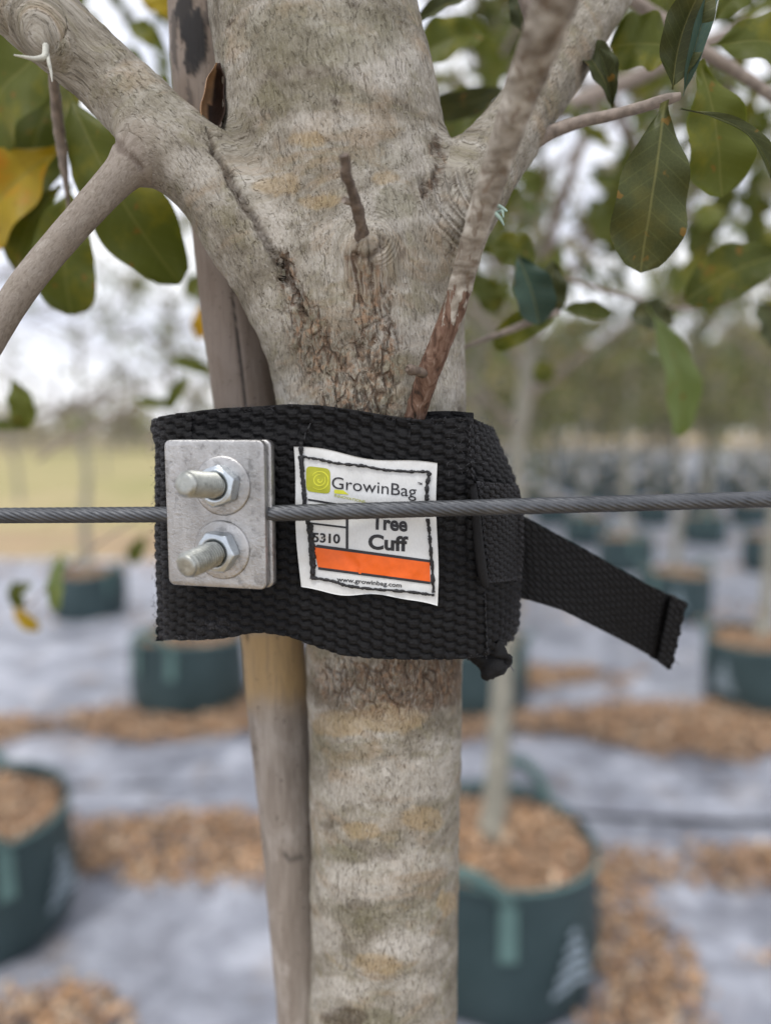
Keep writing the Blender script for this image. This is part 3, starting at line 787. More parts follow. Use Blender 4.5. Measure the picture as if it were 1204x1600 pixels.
    for (cx, cy, rx, ry, s) in ((523, 163, 9, 7, .7), (352, 39, 6, 8, .8), (376, 44, 12, 6, .5), (548, 5, 10, 7, .6), (490, 115, 7, 5, .6), (700, 395, 8, 12, .5), (622, 400, 8, 14, .6), (540, 1588, 36, 15, .75), (560, 1415, 26, 8, .45), (602, 1330, 22, 9, .35), (515, 1288, 10, 13, .4), (660, 560, 10, 6, .4), (722, 640, 5, 9, .5), (600, 1255, 30, 5, .3), (710, 1095, 12, 5, .5), (630, 1083, 6, 8, .7), (560, 1050, 10, 30, .35)):
        dark = np.maximum(dark, s * ell(cx, cy, rx, ry) * F)
    ochre = 0 * px
    for (cx, cy, rx, ry) in ((435, 292, 42, 18), (662, 1280, 34, 20), (566, 1296, 34, 15), (588, 1507, 44, 17), (480, 220, 40, 12), (500, 320, 40, 14), (610, 285, 24, 12), (605, 1120, 70, 26), (700, 1410, 14, 20), (530, 1130, 50, 20)):
        ochre = np.maximum(ochre, ell(cx, cy, rx, ry) * F)
    pale = 0 * px
    for (cx, cy, rx, ry) in ((645, 1225, 66, 32), (560, 1385, 66, 34), (640, 1345, 66, 22), (540, 1240, 48, 22), (610, 1210, 70, 30), (640, 1480, 60, 24), (500, 1460, 30, 30), (500, 195, 60, 18), (640, 240, 30, 40), (640, 520, 60, 30), (420, 350, 30, 40), (600, 330, 60, 30), (700, 600, 30, 40), (520, 1545, 60, 18), (300, 260, 40, 30), (590, 100, 50, 50), (660, 1540, 40, 18)):
        pale = np.maximum(pale, .5 * (1 - sstep(.6, 1.12, np.hypot((wx - cx) / (rx * 1.12), (wy - cy) / (ry * 1.12)))) * F)
    olive = 0 * px
    for (cx, cy, rx, ry, s) in ((600, 1430, 110, 26, .3), (570, 1595, 60, 22, .6), (500, 50, 150, 60, .42), (480, 150, 120, 30, .25), (590, 250, 60, 22, .3), (620, 320, 40, 24, .45), (520, 1330, 60, 16, .4), (600, 640, 130, 60, .22), (500, 1180, 90, 24, .25), (240, 150, 60, 50, .25)):
        olive = np.maximum(olive, s * ell(cx, cy, rx, ry) * F)
    smoothb = np.clip(W[3] * 1.4, 0, 1)
    # relief
    lump = fbm(co * np.array([55, 55, 38]), 4) * .0007 + fbm(co * 190, 3) * .00045
    fibre = fbm(np.stack([bc[:, 0] * 300, bc[:, 1] * 120, bc[:, 2]], -1), 2) * .0003
    ringy = fbm(np.stack([bc[:, 0] * 14, bc[:, 1] * 150, bc[:, 2]], -1), 3) * .0002
    h = (lump + fibre + ringy) * (1 - .75 * smoothb)
    h -= seam * .0028; h -= collar * .0007; h -= crotch * (.0008 + .0012 * vnoise(co * 500)); h -= twigb * .0012
    h += .0012 * (1 - sstep(20, 60, np.hypot(px - 585, (py - 400) * .8))) * F + .0008 * np.sin(rad / 21 * 2 * np.pi) * rm
    h += rough * (.0004 + .0009 * fbm(np.stack([bc[:, 0] * 240, bc[:, 1] * 130, bc[:, 2]], -1), 3)) - cr * .0011
    arcph = np.where(rm2 > rm, rad2 / 5.5, rad / 10.5 + ang * .012); arcm = np.clip(np.maximum(rm, rm2 * .35), 0, 1)
    co = co + nrm * h[:, None]
    me.vertices.foreach_set('co', co.astype(np.float32).ravel()); me.update()
    for k, v in dict(dark=dark, ochre=ochre, pale=pale, olive=olive, smoothb=smoothb, rough=rough, stain=stain, arcm=arcm).items(): attr_f(me, k, np.clip(v, 0, 1))
    attr_f(me, 'arcph', arcph); attr_v(me, 'bark_co', bc)
    me.polygons.foreach_set('use_smooth', np.full(len(me.polygons), True))
    return me
tree_base = (P(604, 1900, .31)[0] * 1.0, .31, 0.0)
oak = thing_at('oak_tree', tree_base, 'grey barked oak in the foreground, forking above the black cuff', 'tree')
trunk = child('trunk', build_trunk(), M_BARK, oak)
# the trunk goes on below the picture down to its bag
zlow = P(604, 1900, .31)[2]
b = MB(); zz = np.linspace(.30, zlow + .02, 16); cc = np.stack([np.full(16, tree_base[0]) , np.full(16, .31), zz], -1)
b.add(*tube(cc, np.linspace(.050, .0395, 16), 28)); lower = b.mesh('lower')
for k in ('dark', 'ochre', 'pale', 'olive', 'smoothb', 'rough', 'stain'): attr_f(lower, k, np.zeros(len(lower.vertices)))
lv = np.zeros(len(lower.vertices) * 3, np.float32); lower.vertices.foreach_get('co', lv); attr_v(lower, 'bark_co', lv.reshape(-1, 3)[:, [0, 2, 1]])
child('trunk_foot', lower, M_BARK, oak)

make_bag(float(tree_base[0]) - .03, .33, .4, 1, 'grow bag holding the foreground oak, below the photo frame', GB)
def limb(name, rows, m, parent=None, ns=12, knob=0, seed=0, cap=True):
    c, r = pxpath(rows); c = catmull(c[::2] if len(c) > 8 else c, 5)
    r = np.interp(np.linspace(0, 1, len(c)), np.linspace(0, 1, len(r)), r)
    v, q, t = tube(c, r, ns, cap)
    v = v + (fbm(v * 260 + seed, 3) * (np.concatenate([np.repeat(r, ns), r[[0, -1]] if cap else []]) * knob))[:, None] * np.array([.7, .5, .7])
    me = mesh_np(name, v, q, t)
    return child(name, me, m, parent)
# dead-looking shoot that rises from under the cuff and leans towards the camera
n = NT(mat('shoot_bark')); o = n.obj(); z_ = n.new('SeparateXYZ'); n.l.new(n.new('NewGeometry').outputs['Position'], z_.inputs[0])
zs_ = float(P(712, 470, .262)[2])
low = n.math('SUBTRACT', 1.0, n.math('GREATER_THAN', n.math('ADD', z_.outputs['Z'], n.math('MULTIPLY', n.math('SUBTRACT', n.noise(n.mapping(o, (420, 420, 60)), 1.0, 4), .5), .075)), zs_))
fl = n.noise(n.mapping(o, (340, 340, 120)), 1.0, 5, .6, .8); b2 = n.noise(n.mapping(o, (70, 70, 160)), 1.0, 5, .6, .5)
c = n.ramp(b2, [(.34, (.13, .105, .08)), (.48, (.27, .24, .20)), (.62, (.46, .43, .38))])
c = n.mix(n.math('MULTIPLY', n.ramp(fl, [(.38, 1.0), (.47, 0.0)]), .65), c, (.12, .08, .05))
cl = n.ramp(fl, [(.34, (.03, .02, .014)), (.46, (.11, .060, .040)), (.58, (.17, .105, .075)), (.72, (.28, .21, .17))])
M_SHOOT = n.out(n.mix(low, c, cl), .8, 0, n.bump(fl, .0016, .9), .25)
shoot = limb('shoot', [(640, 690, .276, 15), (648, 650, .2715, 16), (666, 592, .2655, 17.5), (690, 530, .2615, 17.5), (713, 470, .259, 18), (735, 390, .254, 19), (760, 305, .246, 21), (788, 222, .237, 23), (818, 135, .226, 27), (850, 50, .214, 32), (880, -40, .203, 36), (905, -120, .195, 38)], M_SHOOT, oak, 28, .22, 1)
limb('bud', [(662, 583, .262, 8), (650, 580, .259, 7), (641, 577, .2565, 8.5), (636, 576, .255, 4)], M_TWIG_B, oak, 12, .35, 2)
limb('dead_twig', [(572, 400, .274, 17), (570, 380, .268, 14), (563, 350, .262, 10), (554, 316, .255, 8.5), (546, 287, .249, 7), (541, 272, .246, 9), (540, 258, .244, 7), (537, 242, .242, 8.5)], M_TWIG_B, oak, 12, .5, 3)
limb('bud', [(549, 318, .2545, 3), (541, 314, .253, 5.5), (537, 312, .252, 5)], M_TWIG, oak, 10, .3, 4)

# ------------------------------------------------------------------ branchlets and leaves of the main tree
def leaf_mesh(base, tip, width, face=(0, -1, .15), bend=.12, fold=.25, curl=0.0, lobed=0.0, obov=.5, side=0.0, seed=0):
    base = np.asarray(base, float); tip = np.asarray(tip, float); ax = tip - base; L = np.linalg.norm(ax); ax /= L
    nr = np.asarray(face, float); nr = nr - ax * (nr @ ax); nr /= np.linalg.norm(nr); bi = np.cross(ax, nr)
    nu, nv = 26, 13
    u = np.linspace(0, 1, nu); v = np.linspace(-1, 1, nv)
    s = np.clip((u - .055) / .945, 0, 1)
    a_, b_ = .50 + .50 * obov, .62 - .22 * obov; pk = a_ / (a_ + b_); w = (s ** a_) * (1 - s) ** b_ / (pk ** a_ * (1 - pk) ** b_) * width * .5
    if lobed: w = w * (1 + lobed * np.sin(s * 15 + seed) * sstep(.15, .4, s) * (1 - sstep(.95, 1, s)))
    w = np.maximum(w, L * .009)
    U, V = np.meshgrid(np.arange(nu), v, indexing='ij'); Wd = w[U] * V; uu = u[U]
    p = base + ax * (uu * L)[..., None] + bi * (Wd + side * L * np.sin(np.pi * uu))[..., None]
    rnd_ = fbm(np.stack([uu * 3.3 + seed * 7, V * 1.2, uu * 0 + seed], -1), 2)
    hgt = fold * np.abs(Wd) + bend * L * np.sin(np.pi * uu) - curl * L * uu ** 2 + .085 * width * np.sin(uu * 17 + V * 1.5 + seed) * np.abs(V) ** 1.5 + rnd_ * .06 * width
    p = p + nr * hgt[..., None]
    th = .00022
    m = mesh_np('leaf', np.concatenate([p.reshape(-1, 3), (p - nr * th).reshape(-1, 3)]), np.concatenate([grid_quads(nu, nv), grid_quads(nu, nv, off=nu * nv)[:, ::-1]]))
    uvw = np.stack([uu, V * np.minimum(1, w[U] / (width * .5)), V * 0], -1).reshape(-1, 3); attr_v(m, 'luv', np.concatenate([uvw, uvw]))
    return m
def leaf(bx, by, tx, ty, wpx, Y, m, dY=0.0, parent=None, **k):
    a = P(bx, by, Y); t = P(tx, ty, Y + dY); return child('leaf', leaf_mesh(a, t, wpx * Y / FPX, seed=(bx * 7 + ty) % 13, **k), m, parent)

b1 = limb('branchlet', [(800, 262, .318, 9), (835, 222, .316, 12), (870, 203, .313, 10), (915, 188, .308, 8.5), (962, 178, .303, 8), (1000, 168, .300, 8), (1040, 156, .297, 8.5), (1062, 150, .296, 5)], M_TWIG, oak, 12, .35, 11)
b2 = limb('branchlet', [(940, -60, .42, 9), (990, 0, .42, 9), (1040, 35, .42, 9), (1100, 82, .41, 9), (1160, 118, .41, 8), (1260, 190, .40, 8)], M_TWIG, oak, 10, .2, 12)
b3 = limb('branchlet', [(700, 552, .37, 3), (735, 538, .37, 3.5), (790, 518, .37, 5), (830, 502, .375, 6), (872, 487, .38, 5)], M_TWIG, oak, 10, .3, 13)
b4 = limb('branchlet', [(850, 425, .46, 2.5), (905, 442, .46, 3), (960, 458, .46, 3.2), (1060, 482, .47, 3), (1140, 470, .48, 2.5)], M_TWIG, oak, 8, .2, 14)
b5 = limb('branchlet', [(812, -60, .33, 10), (820, 0, .33, 10), (833, 45, .335, 8), (838, 90, .34, 7)], M_TWIG, oak, 10, .2, 15)
b6 = limb('branchlet', [(840, 190, .62, 14), (900, 160, .64, 13), (1000, 118, .66, 12), (1120, 60, .68, 10), (1260, 20, .7, 8)], M_TWIG, oak, 8, .2, 16)
b7 = limb('branchlet', [(82, 60, .30, 6), (84, 120, .32, 7), (90, 180, .335, 8), (97, 232, .345, 8), (104, 290, .35, 4), (110, 340, .36, 3)], M_TWIG, oak, 10, .3, 17)
b8 = limb('branchlet', [(215, 632, .8, 2.5), (150, 665, .8, 3), (100, 690, .8, 3), (60, 720, .8, 2.5)], M_TWIG, oak, 6, .2, 18)
b9 = limb('branchlet', [(215, 810, .62, 1.8), (140, 860, .62, 2), (80, 912, .62, 2), (30, 960, .62, 1.6)], M_TWIG, oak, 6, .2, 19)
b10 = limb('branchlet', [(960, 60, .9, 6), (900, 250, .9, 7), (870, 330, .95, 9), (850, 420, 1.0, 5)], M_TWIG, oak, 8, .2, 20)

LD, LG, LY, LP, LT = M_LEAF_D, M_LEAF, M_LEAF_Y, M_LEAF_P, M_LEAF_T
leaf(1038, 158, 1000, 426, 112, .290, LD, .01, b1, obov=.62, bend=.06, fold=.10, side=.02)
leaf(1092, 95, 1128, 308, 100, .325, LG, .01, b1, obov=.7, bend=.05, fold=.18)
leaf(1050, 140, 1100, -30, 66, .283, LD, -.01, b1, obov=.3, fold=.55, bend=-.06, side=-.06)
leaf(1066, 150, 1118, -30, 24, .285, LT, -.008, b1, obov=.3, fold=.9, side=-.05)
leaf(1062, 82, 952, 72, 86, .345, LG, 0, b2, obov=.5, fold=.15)
leaf(1108, 72, 1270, 82, 82, .345, LG, 0, b2, obov=.5, fold=.12)
leaf(1112, 36, 1170, -30, 44, .35, LG, 0, b2)
leaf(958, 167, 905, 72, 44, .325, LD, 0, b1, fold=.8)
leaf(955, 168, 934, 75, 18, .318, LD, -.01, b1, fold=.9)
leaf(1062, 170, 1215, 345, 20, .285, LD, -.01, b1, fold=.9, side=-.16, bend=.1)
leaf(1225, 398, 1068, 470, 78, .40, LG, 0, b4, obov=.4, fold=.18, side=.05)
leaf(1012, 480, 1062, 682, 56, .44, LP, .02, b4, obov=.6, fold=.3, side=-.04)
leaf(1056, 505, 985, 488, 46, .46, LD, 0, b4)
leaf(752, 388, 836, 400, 52, .385, LG, 0, b3, obov=.6, fold=.1)
leaf(808, 398, 842, 508, 60, .37, LT, .0, b3, fold=.5, obov=.5)
leaf(862, 405, 850, 500, 50, .385, LD, .0, b3, fold=.4, obov=.5)
leaf(872, 492, 770, 542, 46, .39, LG, 0, b3, obov=.5, side=.06)
leaf(872, 482, 955, 492, 26, .40, LG, 0, b3)
leaf(742, 425, 775, 490, 40, .50, LG, 0, b3); leaf(795, 440, 762, 485, 30, .52, LG, 0, b3)
leaf(792, 138, 660, 172, 40, .42, LD, 0, b5, obov=.4, face=(0, -.7, -.6)); leaf(780, 150, 668, 215, 70, .44, LG, .02, b5)
leaf(765, 58, 645, 100, 62, .42, LG, 0, b5, obov=.5, side=.08)
leaf(738, -5, 650, 35, 22, .36, LD, 0, b5, fold=.6)
leaf(805, -25, 815, 48, 36, .35, LD, 0, b5)
leaf(810, 262, 842, 302, 34, .6, LG, 0, b6); leaf(940, 320, 958, 400, 30, .8, LD, 0, b10)
leaf(745, 410, 720, 450, 30, .5, LG, 0, b3)
leaf(1180, 470, 1215, 540, 50, .5, LD, 0, b4); leaf(1000, 500, 1040, 470, 30, .55, LD, 0, b4)
leaf(842, 560, 850, 600, 36, .7, LG, 0, b3)
# left side
leaf(108, 145, 280, 444, 112, .355, LG, .01, b7, obov=.6, fold=.12, side=.03, lobed=.09)
leaf(112, 285, 112, 492, 100, .385, LG, .01, b7, obov=.7, fold=.12, lobed=.10)
leaf(96, 290, 22, 420, 70, .40, LG, .01, b7, obov=.5)
leaf(100, 228, -50, 392, 120, .40, LY, .01, b7, obov=.6, lobed=.05)
leaf(112, 42, -40, 236, 130, .385, LG, .02, b7, obov=.4, fold=.1)
leaf(125, 95, 40, 330, 110, .42, LG, .02, b7, obov=.4, fold=.1)
leaf(20, 590, 42, 672, 42, .50, LG, 0, b9, side=-.1); leaf(42, 668, -12, 664, 18, .5, LG, 0, b9)
leaf(262, 82, 205, 38, 30, .55, LG, 0, b5); leaf(232, 118, 190, 82, 30, .55, LG, 0, b5); leaf(270, 30, 235, -20, 50, .55, LY, 0, b5); leaf(268, 140, 248, 120, 24, .6, LG, 0, b5)
leaf(258, 560, 335, 582, 20, .62, LG, 0, b8); leaf(300, 582, 262, 640, 24, .7, LG, 0, b8); leaf(205, 625, 268, 634, 18, .7, LG, 0, b8); leaf(322, 470, 312, 530, 26, .6, LY, 0, b8); leaf(330, 430, 290, 460, 30, .7, LG, 0, b8)
leaf(98, 862, 88, 955, 26, .62, LP, 0, b9); leaf(22, 905, 34, 950, 24, .66, LG, 0, b9); leaf(20, 945, 62, 985, 24, .66, LY, 0, b9); leaf(230, 835, 205, 880, 26, .9, LG, 0, b9); leaf(10, 925, 50, 915, 18, .7, LG, 0, b9)

# the rest of the crown, farther back
rs = np.random.default_rng(77)
PROTO = [leaf_mesh((0, 0, 0), (0, 0, -.072), .026, obov=o_, fold=f_, seed=s_, bend=b_) for o_, f_, s_, b_ in ((.4, .15, 1, .1), (.7, .3, 4, .05), (.5, .5, 7, -.1))]
for m_ in PROTO: m_.materials.append(M_LEAF)
crown_b = empty('far_branch'); crown_b.parent = oak; crown_b.location = (0, 0, 0)
bpy.data.objects.remove(crown_b)
from mathutils import Euler
for k in range(265):
    if k < 225:
        px_, py_ = rs.uniform(700, 1260), rs.uniform(-80, 470) ** 1.0
        if py_ > 330 and rs.random() < .45: continue
    else: px_, py_ = rs.uniform(-40, 330), rs.uniform(-80, 140)
    Y_ = rs.uniform(.62, 1.75); p = P(px_, py_, Y_)
    o = bpy.data.objects.new('leaf', PROTO[k % 3]); C.objects.link(o); o.parent = b6
    off = Vector(oak.location) + Vector(b6.location)
    o.matrix_parent_inverse = Matrix.Identity(4)
    o.location = Vector(p)                       # branchlet meshes hold world coordinates, so this is a world place too
    o.rotation_euler = Euler((rs.normal() * .9, rs.normal() * .9, rs.uniform(0, 6.28)))
    s_ = rs.uniform(.75, 1.25); o.scale = (s_, s_, s_)
# twigs carrying them
for k in range(16):
    x0, y0 = rs.uniform(780, 1200), rs.uniform(-60, 120); dx, dy = rs.uniform(-160, 160), rs.uniform(120, 330); Y0 = rs.uniform(.7, 1.4)
    limb('branchlet', [(x0, y0, Y0, 5), (x0 + dx * .5 + 14, y0 + dy * .5, Y0 + .05, 4), (x0 + dx, y0 + dy, Y0 + .1, 2.5)], M_TWIG, oak, 6, .3, 30 + k)

# ------------------------------------------------------------------ wooden stake
def build_stake():
    L = np.array([(318, -300, .335, 56), (321, 0, .335, 54), (330, 150, .335, 53), (350, 330, .335, 52), (383, 600, .335, 51), (402, 800, .333, 50), (427, 1000, .331, 50), (442, 1200, .329, 47), (460, 1420, .327, 44), (474, 1600, .326, 44), (490, 1900, .327, 42)], float)
    s = catmull(L, 28); c = P(s[:, 0], s[:, 1], s[:, 2]); r = s[:, 3] * s[:, 2] / FPX
    foot = np.array([c[-1, 0] + .02, .335, .30]); t = np.linspace(0, 1, 30)[1:, None]
    c = np.concatenate([c, c[-1] + (foot - c[-1]) * t]); r = np.concatenate([r, np.full(29, r[-1])])
    ns = 96; v, q, tr = tube(c, r, ns); px, py = proj(v)
    w = v * np.array([60, 60, 18]); d = fbm(w, 4) * .0011
    ctr = np.concatenate([np.repeat(c, ns, 0), c[[0, -1]]]); nn = v - ctr; nn /= np.linalg.norm(nn, axis=1)[:, None] + 1e-9
    wx = px + 7 * fbm(v * np.array([140, 140, 60]), 3); F = (nn[:, 1] < .2)
    crack = np.interp(py, [380, 430, 520, 600, 660], [355, 362, 371, 380, 386]); ck = (1 - sstep(.5, 2.2, np.abs(px - crack + 1.5 * fbm(v * 300, 2)))) * sstep(375, 410, py) * F * (py < 1000)
    dark = ck.copy()
    jag = 34 * fbm(np.stack([px / 5.0, py / 60.0, px * 0], -1), 3, .6); wx2 = px + 10 * fbm(np.stack([px / 12, py / 26, px * 0 + 4], -1), 4, .6)
    def ell(cx, cy, rx, ry): return (1 - sstep(.8, 1.05, np.hypot((wx2 - cx) / rx, (py + jag * min(1, ry / 30) - cy) / ry)))
    for (cx, cy, rx, ry, s_) in ((306, 58, 20, 52, 1), (345, 40, 5, 30, .8), (330, 20, 7, 22, .8), (290, 10, 15, 40, .95), (300, 95, 14, 22, .9), (320, 40, 6, 40, .6), (338, 70, 7, 16, .9), (276, 60, 5, 60, .6), (297, 150, 5, 40, .5), (453, 1338, 17, 6, .55), (390, 1175, 5, 12, .3)):
        dark = np.maximum(dark, s_ * ell(cx, cy, rx, ry) * F)
    tan = sstep(975, 1000, py) * (1 - sstep(1075, 1125, py + 16 * fbm(v * 70, 2))) * .8
    v = v + nn * (d - ck * .0014 + .0006 * dark)[:, None]
    me = mesh_np('stake', v, q, tr); attr_f(me, 'dark', dark); attr_f(me, 'tan', tan); attr_f(me, 'up', 1 - sstep(700, 900, py)); return me
st = link('wooden_stake', build_stake(), M_STAKE)
tag(st, 'weathered round wooden stake with burnt patches tied behind the main trunk', 'stake')

# dead leaf shell wedged in the fork
def shell():
    nu, nv = 22, 12; b = MB()
    u = np.linspace(0, 1, nu); v = np.linspace(0, 1, nv); U, V = np.meshgrid(u, v, indexing='ij')
    cx = np.interp(U, [0, .4, 1], [341, 334, 330]); cy = 98 + U * 122
    hw = 19 * np.sin(np.pi * np.clip(U, .02, .985)) ** .6 * (1 + .10 * np.sin(U * 13))
    ang = -1.9 + 3.5 * V
    px = cx + hw * np.sin(ang) * .95; Yv = .288 + .010 * np.cos(ang) * np.sin(np.pi * np.clip(U, .05, .97)) 
    p = P(px, cy + 2 * np.sin(U * 20) , Yv)
    b.add(p, grid_quads(nu, nv)); p2 = p + np.array([-.0006, .0012, 0]); b.add(p2, grid_quads(nu, nv)[:, ::-1])
    for j in (0, nv - 1):
        i = np.arange(nu - 1); a = i * nv + j; c_ = (i + 1) * nv + j
        b.q.append(np.stack([a, c_, c_ + nu * nv, a + nu * nv], 1))
    m = b.mesh('shell'); c = np.where((V < .42 + .12 * np.sin(U * 5))[..., None], [.34, .215, .125], [.030, .019, .015]).reshape(-1, 3); attr_c(m, 'col', np.concatenate([c, c])); return m  # shade inside the curl painted near-black, its lit left rim tan
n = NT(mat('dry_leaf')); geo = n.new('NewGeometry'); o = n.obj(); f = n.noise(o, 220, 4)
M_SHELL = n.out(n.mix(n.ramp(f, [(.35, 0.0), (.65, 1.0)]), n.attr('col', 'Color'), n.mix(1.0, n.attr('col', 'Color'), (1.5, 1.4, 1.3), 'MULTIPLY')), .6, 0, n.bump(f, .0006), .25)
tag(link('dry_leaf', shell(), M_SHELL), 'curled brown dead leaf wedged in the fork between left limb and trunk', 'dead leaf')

# small air plants hanging on the bark
M_AIR = simple('air_plant', (.42, .42, .37), .7, 0, .3, 300, .0003)
def airplant(rows_list, label):
    t = thing_at('air_plant', tuple(P(*rows_list[0][0][:3])), label, 'air plant')
    for rows in rows_list: limb('blade', rows, M_AIR, t, 8, .1, 5)
airplant([[(72, 72, .275, 5), (70, 88, .270, 4.5), (55, 92, .267, 3.5), (38, 89, .265, 2.2), (22, 86, .264, 1)],
          [(72, 75, .275, 4), (76, 95, .27, 3.2), (80, 112, .268, 2.2), (82, 128, .267, .8)]], 'small silvery air plant curling from the knot on the left limb')
M_AIR2 = simple('sprout_green', (.28, .38, .33), .6, 0, .3, 300)
t = thing_at('sprout', tuple(P(776, 322, .26)), 'tiny grey green sprout peeking out right of the leaning shoot', 'sprout')
for rows in ([(768, 326, .262, 3), (778, 322, .26, 3), (788, 328, .259, 2.5), (792, 330, .258, .8)], [(770, 330, .262, 3), (780, 340, .26, 3), (787, 352, .259, 1)], [(775, 332, .262, 2.5), (784, 330, .259, 2.5), (786, 340, .258, .8)]): limb('blade', rows, M_AIR2, t, 8, .1, 6)

# ------------------------------------------------------------------ the black cuff
TOPX = [(225, 662), (240, 655), (262, 648), (300, 643), (340, 638), (400, 635), (450, 631), (500, 633), (560, 641), (600, 649), (640, 656), (680, 655), (735, 652), (800, 655)]
BOTX = [(225, 1000), (245, 1000), (300, 1001), (350, 998), (400, 988), (450, 994), (490, 1010), (530, 1024), (580, 1029), (640, 1031), (700, 1031), (760, 1027), (790, 1014), (812, 1000), (830, 995)]
YF = [(225, .288), (240, .280), (262, .2735), (300, .2695), (340, .2675), (400, .2650), (440, .2640), (500, .2640), (560, .2635), (620, .2635), (680, .2645), (735, .2670), (770, .2735), (800, .286), (815, .300)]
def interp(T, x): T = np.array(T, float); return np.interp(x, T[:, 0], T[:, 1])
def smooth_interp(T, x, w=10): return (interp(T, x - w) + interp(T, x) * 2 + interp(T, x + w)) / 4
def cuffY(px): return smooth_interp(YF, np.asarray(px, float), 14)
def edges_px(px, v):
    """widen or narrow the two end folds with height, as the webbing is pulled"""
    py = 655 + v * 370
    rgt = np.interp(py, [650, 665, 745, 850, 930, 1000, 1030], [768, 774, 806, 814, 815, 812, 800])
    lft = np.interp(py, [650, 668, 700, 850, 1000], [238, 234, 242, 241, 246])
    return np.where(px > 735, 735 + (px - 735) / 80 * (rgt - 735), np.where(px < 300, 300 - (300 - px) / 60 * (300 - lft), px))
def weave(s, t, cw=.0046, ch=.0039):
    """basket weave relief, s and t in metres: fat staggered floats with small crossing lumps between them"""
    s = s + .00035 * vnoise(np.stack([s * 150, t * 150, s * 0], -1)); t = t + .00035 * vnoise(np.stack([s * 170 + 9, t * 170, s * 0], -1))
    col = np.floor(s / cw); a = s / cw - col - .5; tt = t / ch + .5 * (col % 2); row = np.floor(tt); bb = tt - row - .5
    k = _hash(col, row, row * 0); a = a + .03 * k
    rr = (np.abs(a) / .46) ** 2.6 + (np.abs(bb + .10 * a) / .47) ** 2.6
    e = np.clip(1 - rr, 0, 1) ** .42 * (1 + .10 * np.cos(bb * 2 * np.pi * 3.0 + k)) 
    col2 = np.floor(s / cw + .5); a2 = s / cw + .5 - col2 - .5; t2 = t / ch + .25 + .5 * (col2 % 2); b2 = t2 - np.floor(t2) - .5
    r2 = (np.abs(a2) / .24) ** 2 + (np.abs(b2) / .26) ** 2
    e2 = .72 * np.clip(1 - r2, 0, 1) ** .5
    return np.maximum(e, e2) - .75 + .10 * k
def web_mesh(base, s, t, thick, amp, wear=None, cw=.0046, ch=.0039, closed=False):
    """base (nu,nv,3) grid; outer face carries the weave; inner face and rims close it"""
    nu, nv = base.shape[:2]
    du = np.gradient(base, axis=0); dv = np.gradient(base, axis=1); nn = np.cross(dv, du); nn /= np.linalg.norm(nn, axis=2)[..., None] + 1e-12
    h = weave(s, t, cw, ch); outer = base + nn * (h * amp)[..., None]
    hb = weave(s + cw * .5, t, cw, ch); inner = base - nn * (thick + hb * amp * .6)[..., None]
    V = np.concatenate([outer, inner[:, ::-1]], 1)           # closed loop in v
    N = 2 * nv
    q = grid_quads(nu, N, cv=True, cu=closed)
    m = mesh_np('webbing', V.reshape(-1, 3), q)
    w = np.zeros((nu, N)); 
    if wear is not None: w[:, :nv] = wear
    attr_f(m, 'wear', w); return m
cuff = thing_at('tree_cuff', tuple(P(600, 1030, .31)), 'wide black woven webbing cuff strapped round the trunk and stake', 'tree cuff')
def build_cuff():
    fx = np.arange(240, 815.1, 1.45); nv = 250; v = np.linspace(0, 1, nv)
    PX, V = np.meshgrid(fx, v, indexing='ij')
    PXw = edges_px(PX, V); top = smooth_interp(TOPX, PX, 12); bot = smooth_interp(BOTX, PX, 12)
    sl = np.clip((PX - 735) / 80, 0, 1)
    top = top + sl * 12
    PY = top + V * (bot - top); Yv = cuffY(PX)
    # soft drape: bulges and dents of the heavy webbing
    Yv = Yv + .0009 * fbm(np.stack([PX / 70, PY / 90, PX * 0], -1), 3) * (1 - ((PX > 440) & (PX < 700)) * .3)
    Yv = Yv + .0022 * np.exp(-((PY - 668) / 12) ** 2) * ((PX > 300) & (PX < 640)) * .5       # fold line under the upper rim
    Yv = Yv + .002 * sstep(330, 250, PX) * sstep(930, 1000, PY)
    front = P(PXw, PY, Yv)
    # way round the back, coarse
    lz = front[0, :, 2]; rz = front[-1, :, 2]
    back_xy = np.array([front[-1, nv // 2, :2], [.0575, .314], [.053, .335], [.038, .355], [.010, .370], [-.03, .372], [-.068, .364], [-.090, .346], [-.0955, .320], [-.0935, .298], front[0, nv // 2, :2]])
    sp = catmull(back_xy, 22)[1:-1]; k = np.linspace(0, 1, len(sp))[:, None]
    bx = np.zeros((len(sp), nv, 3)); wr = (1 - sstep(0, .4, k)); wl_ = sstep(.85, 1, k)
    bx[..., 0] = sp[:, 0:1] + wr * (front[-1, :, 0] - front[-1, nv // 2, 0])[None] + wl_ * (front[0, :, 0] - front[0, nv // 2, 0])[None]
    bx[..., 1] = sp[:, 1:2]; bx[..., 2] = rz[None] * (1 - k) + lz[None] * k
    full = np.concatenate([front, bx], 0)
    mid = full[:, nv // 2]; seg = np.linalg.norm(np.diff(mid, axis=0), axis=1); sarc = np.concatenate([[0], np.cumsum(seg)])
    S = sarc[:, None] + np.zeros((1, nv)); T = (full[:, :1, 2] - full[..., 2]) + .02
    # weave rows follow the lower edge on the right, the upper on the left
    wear = np.zeros(S.shape); PXf = np.concatenate([PX, np.zeros((len(sp), nv))]); PYf = np.concatenate([PY, np.zeros((len(sp), nv))])
    wear = 1.0 * (1 - sstep(240, 268, PXf)) * (PXf > 1) + .7 * np.exp(-((PXf - 335) / 34) ** 2 - ((PYf - 978) / 12) ** 2) + .5 * sstep(795, 812, PXf) + .45 * np.exp(-((PXf - 745) / 30) ** 2 - ((PYf - 690) / 30) ** 2)
    return web_mesh(full, S, T, .0026, .00125, wear, closed=True)
cuff_front = build_cuff()
child('webbing_band', cuff_front, M_WEB, cuff)
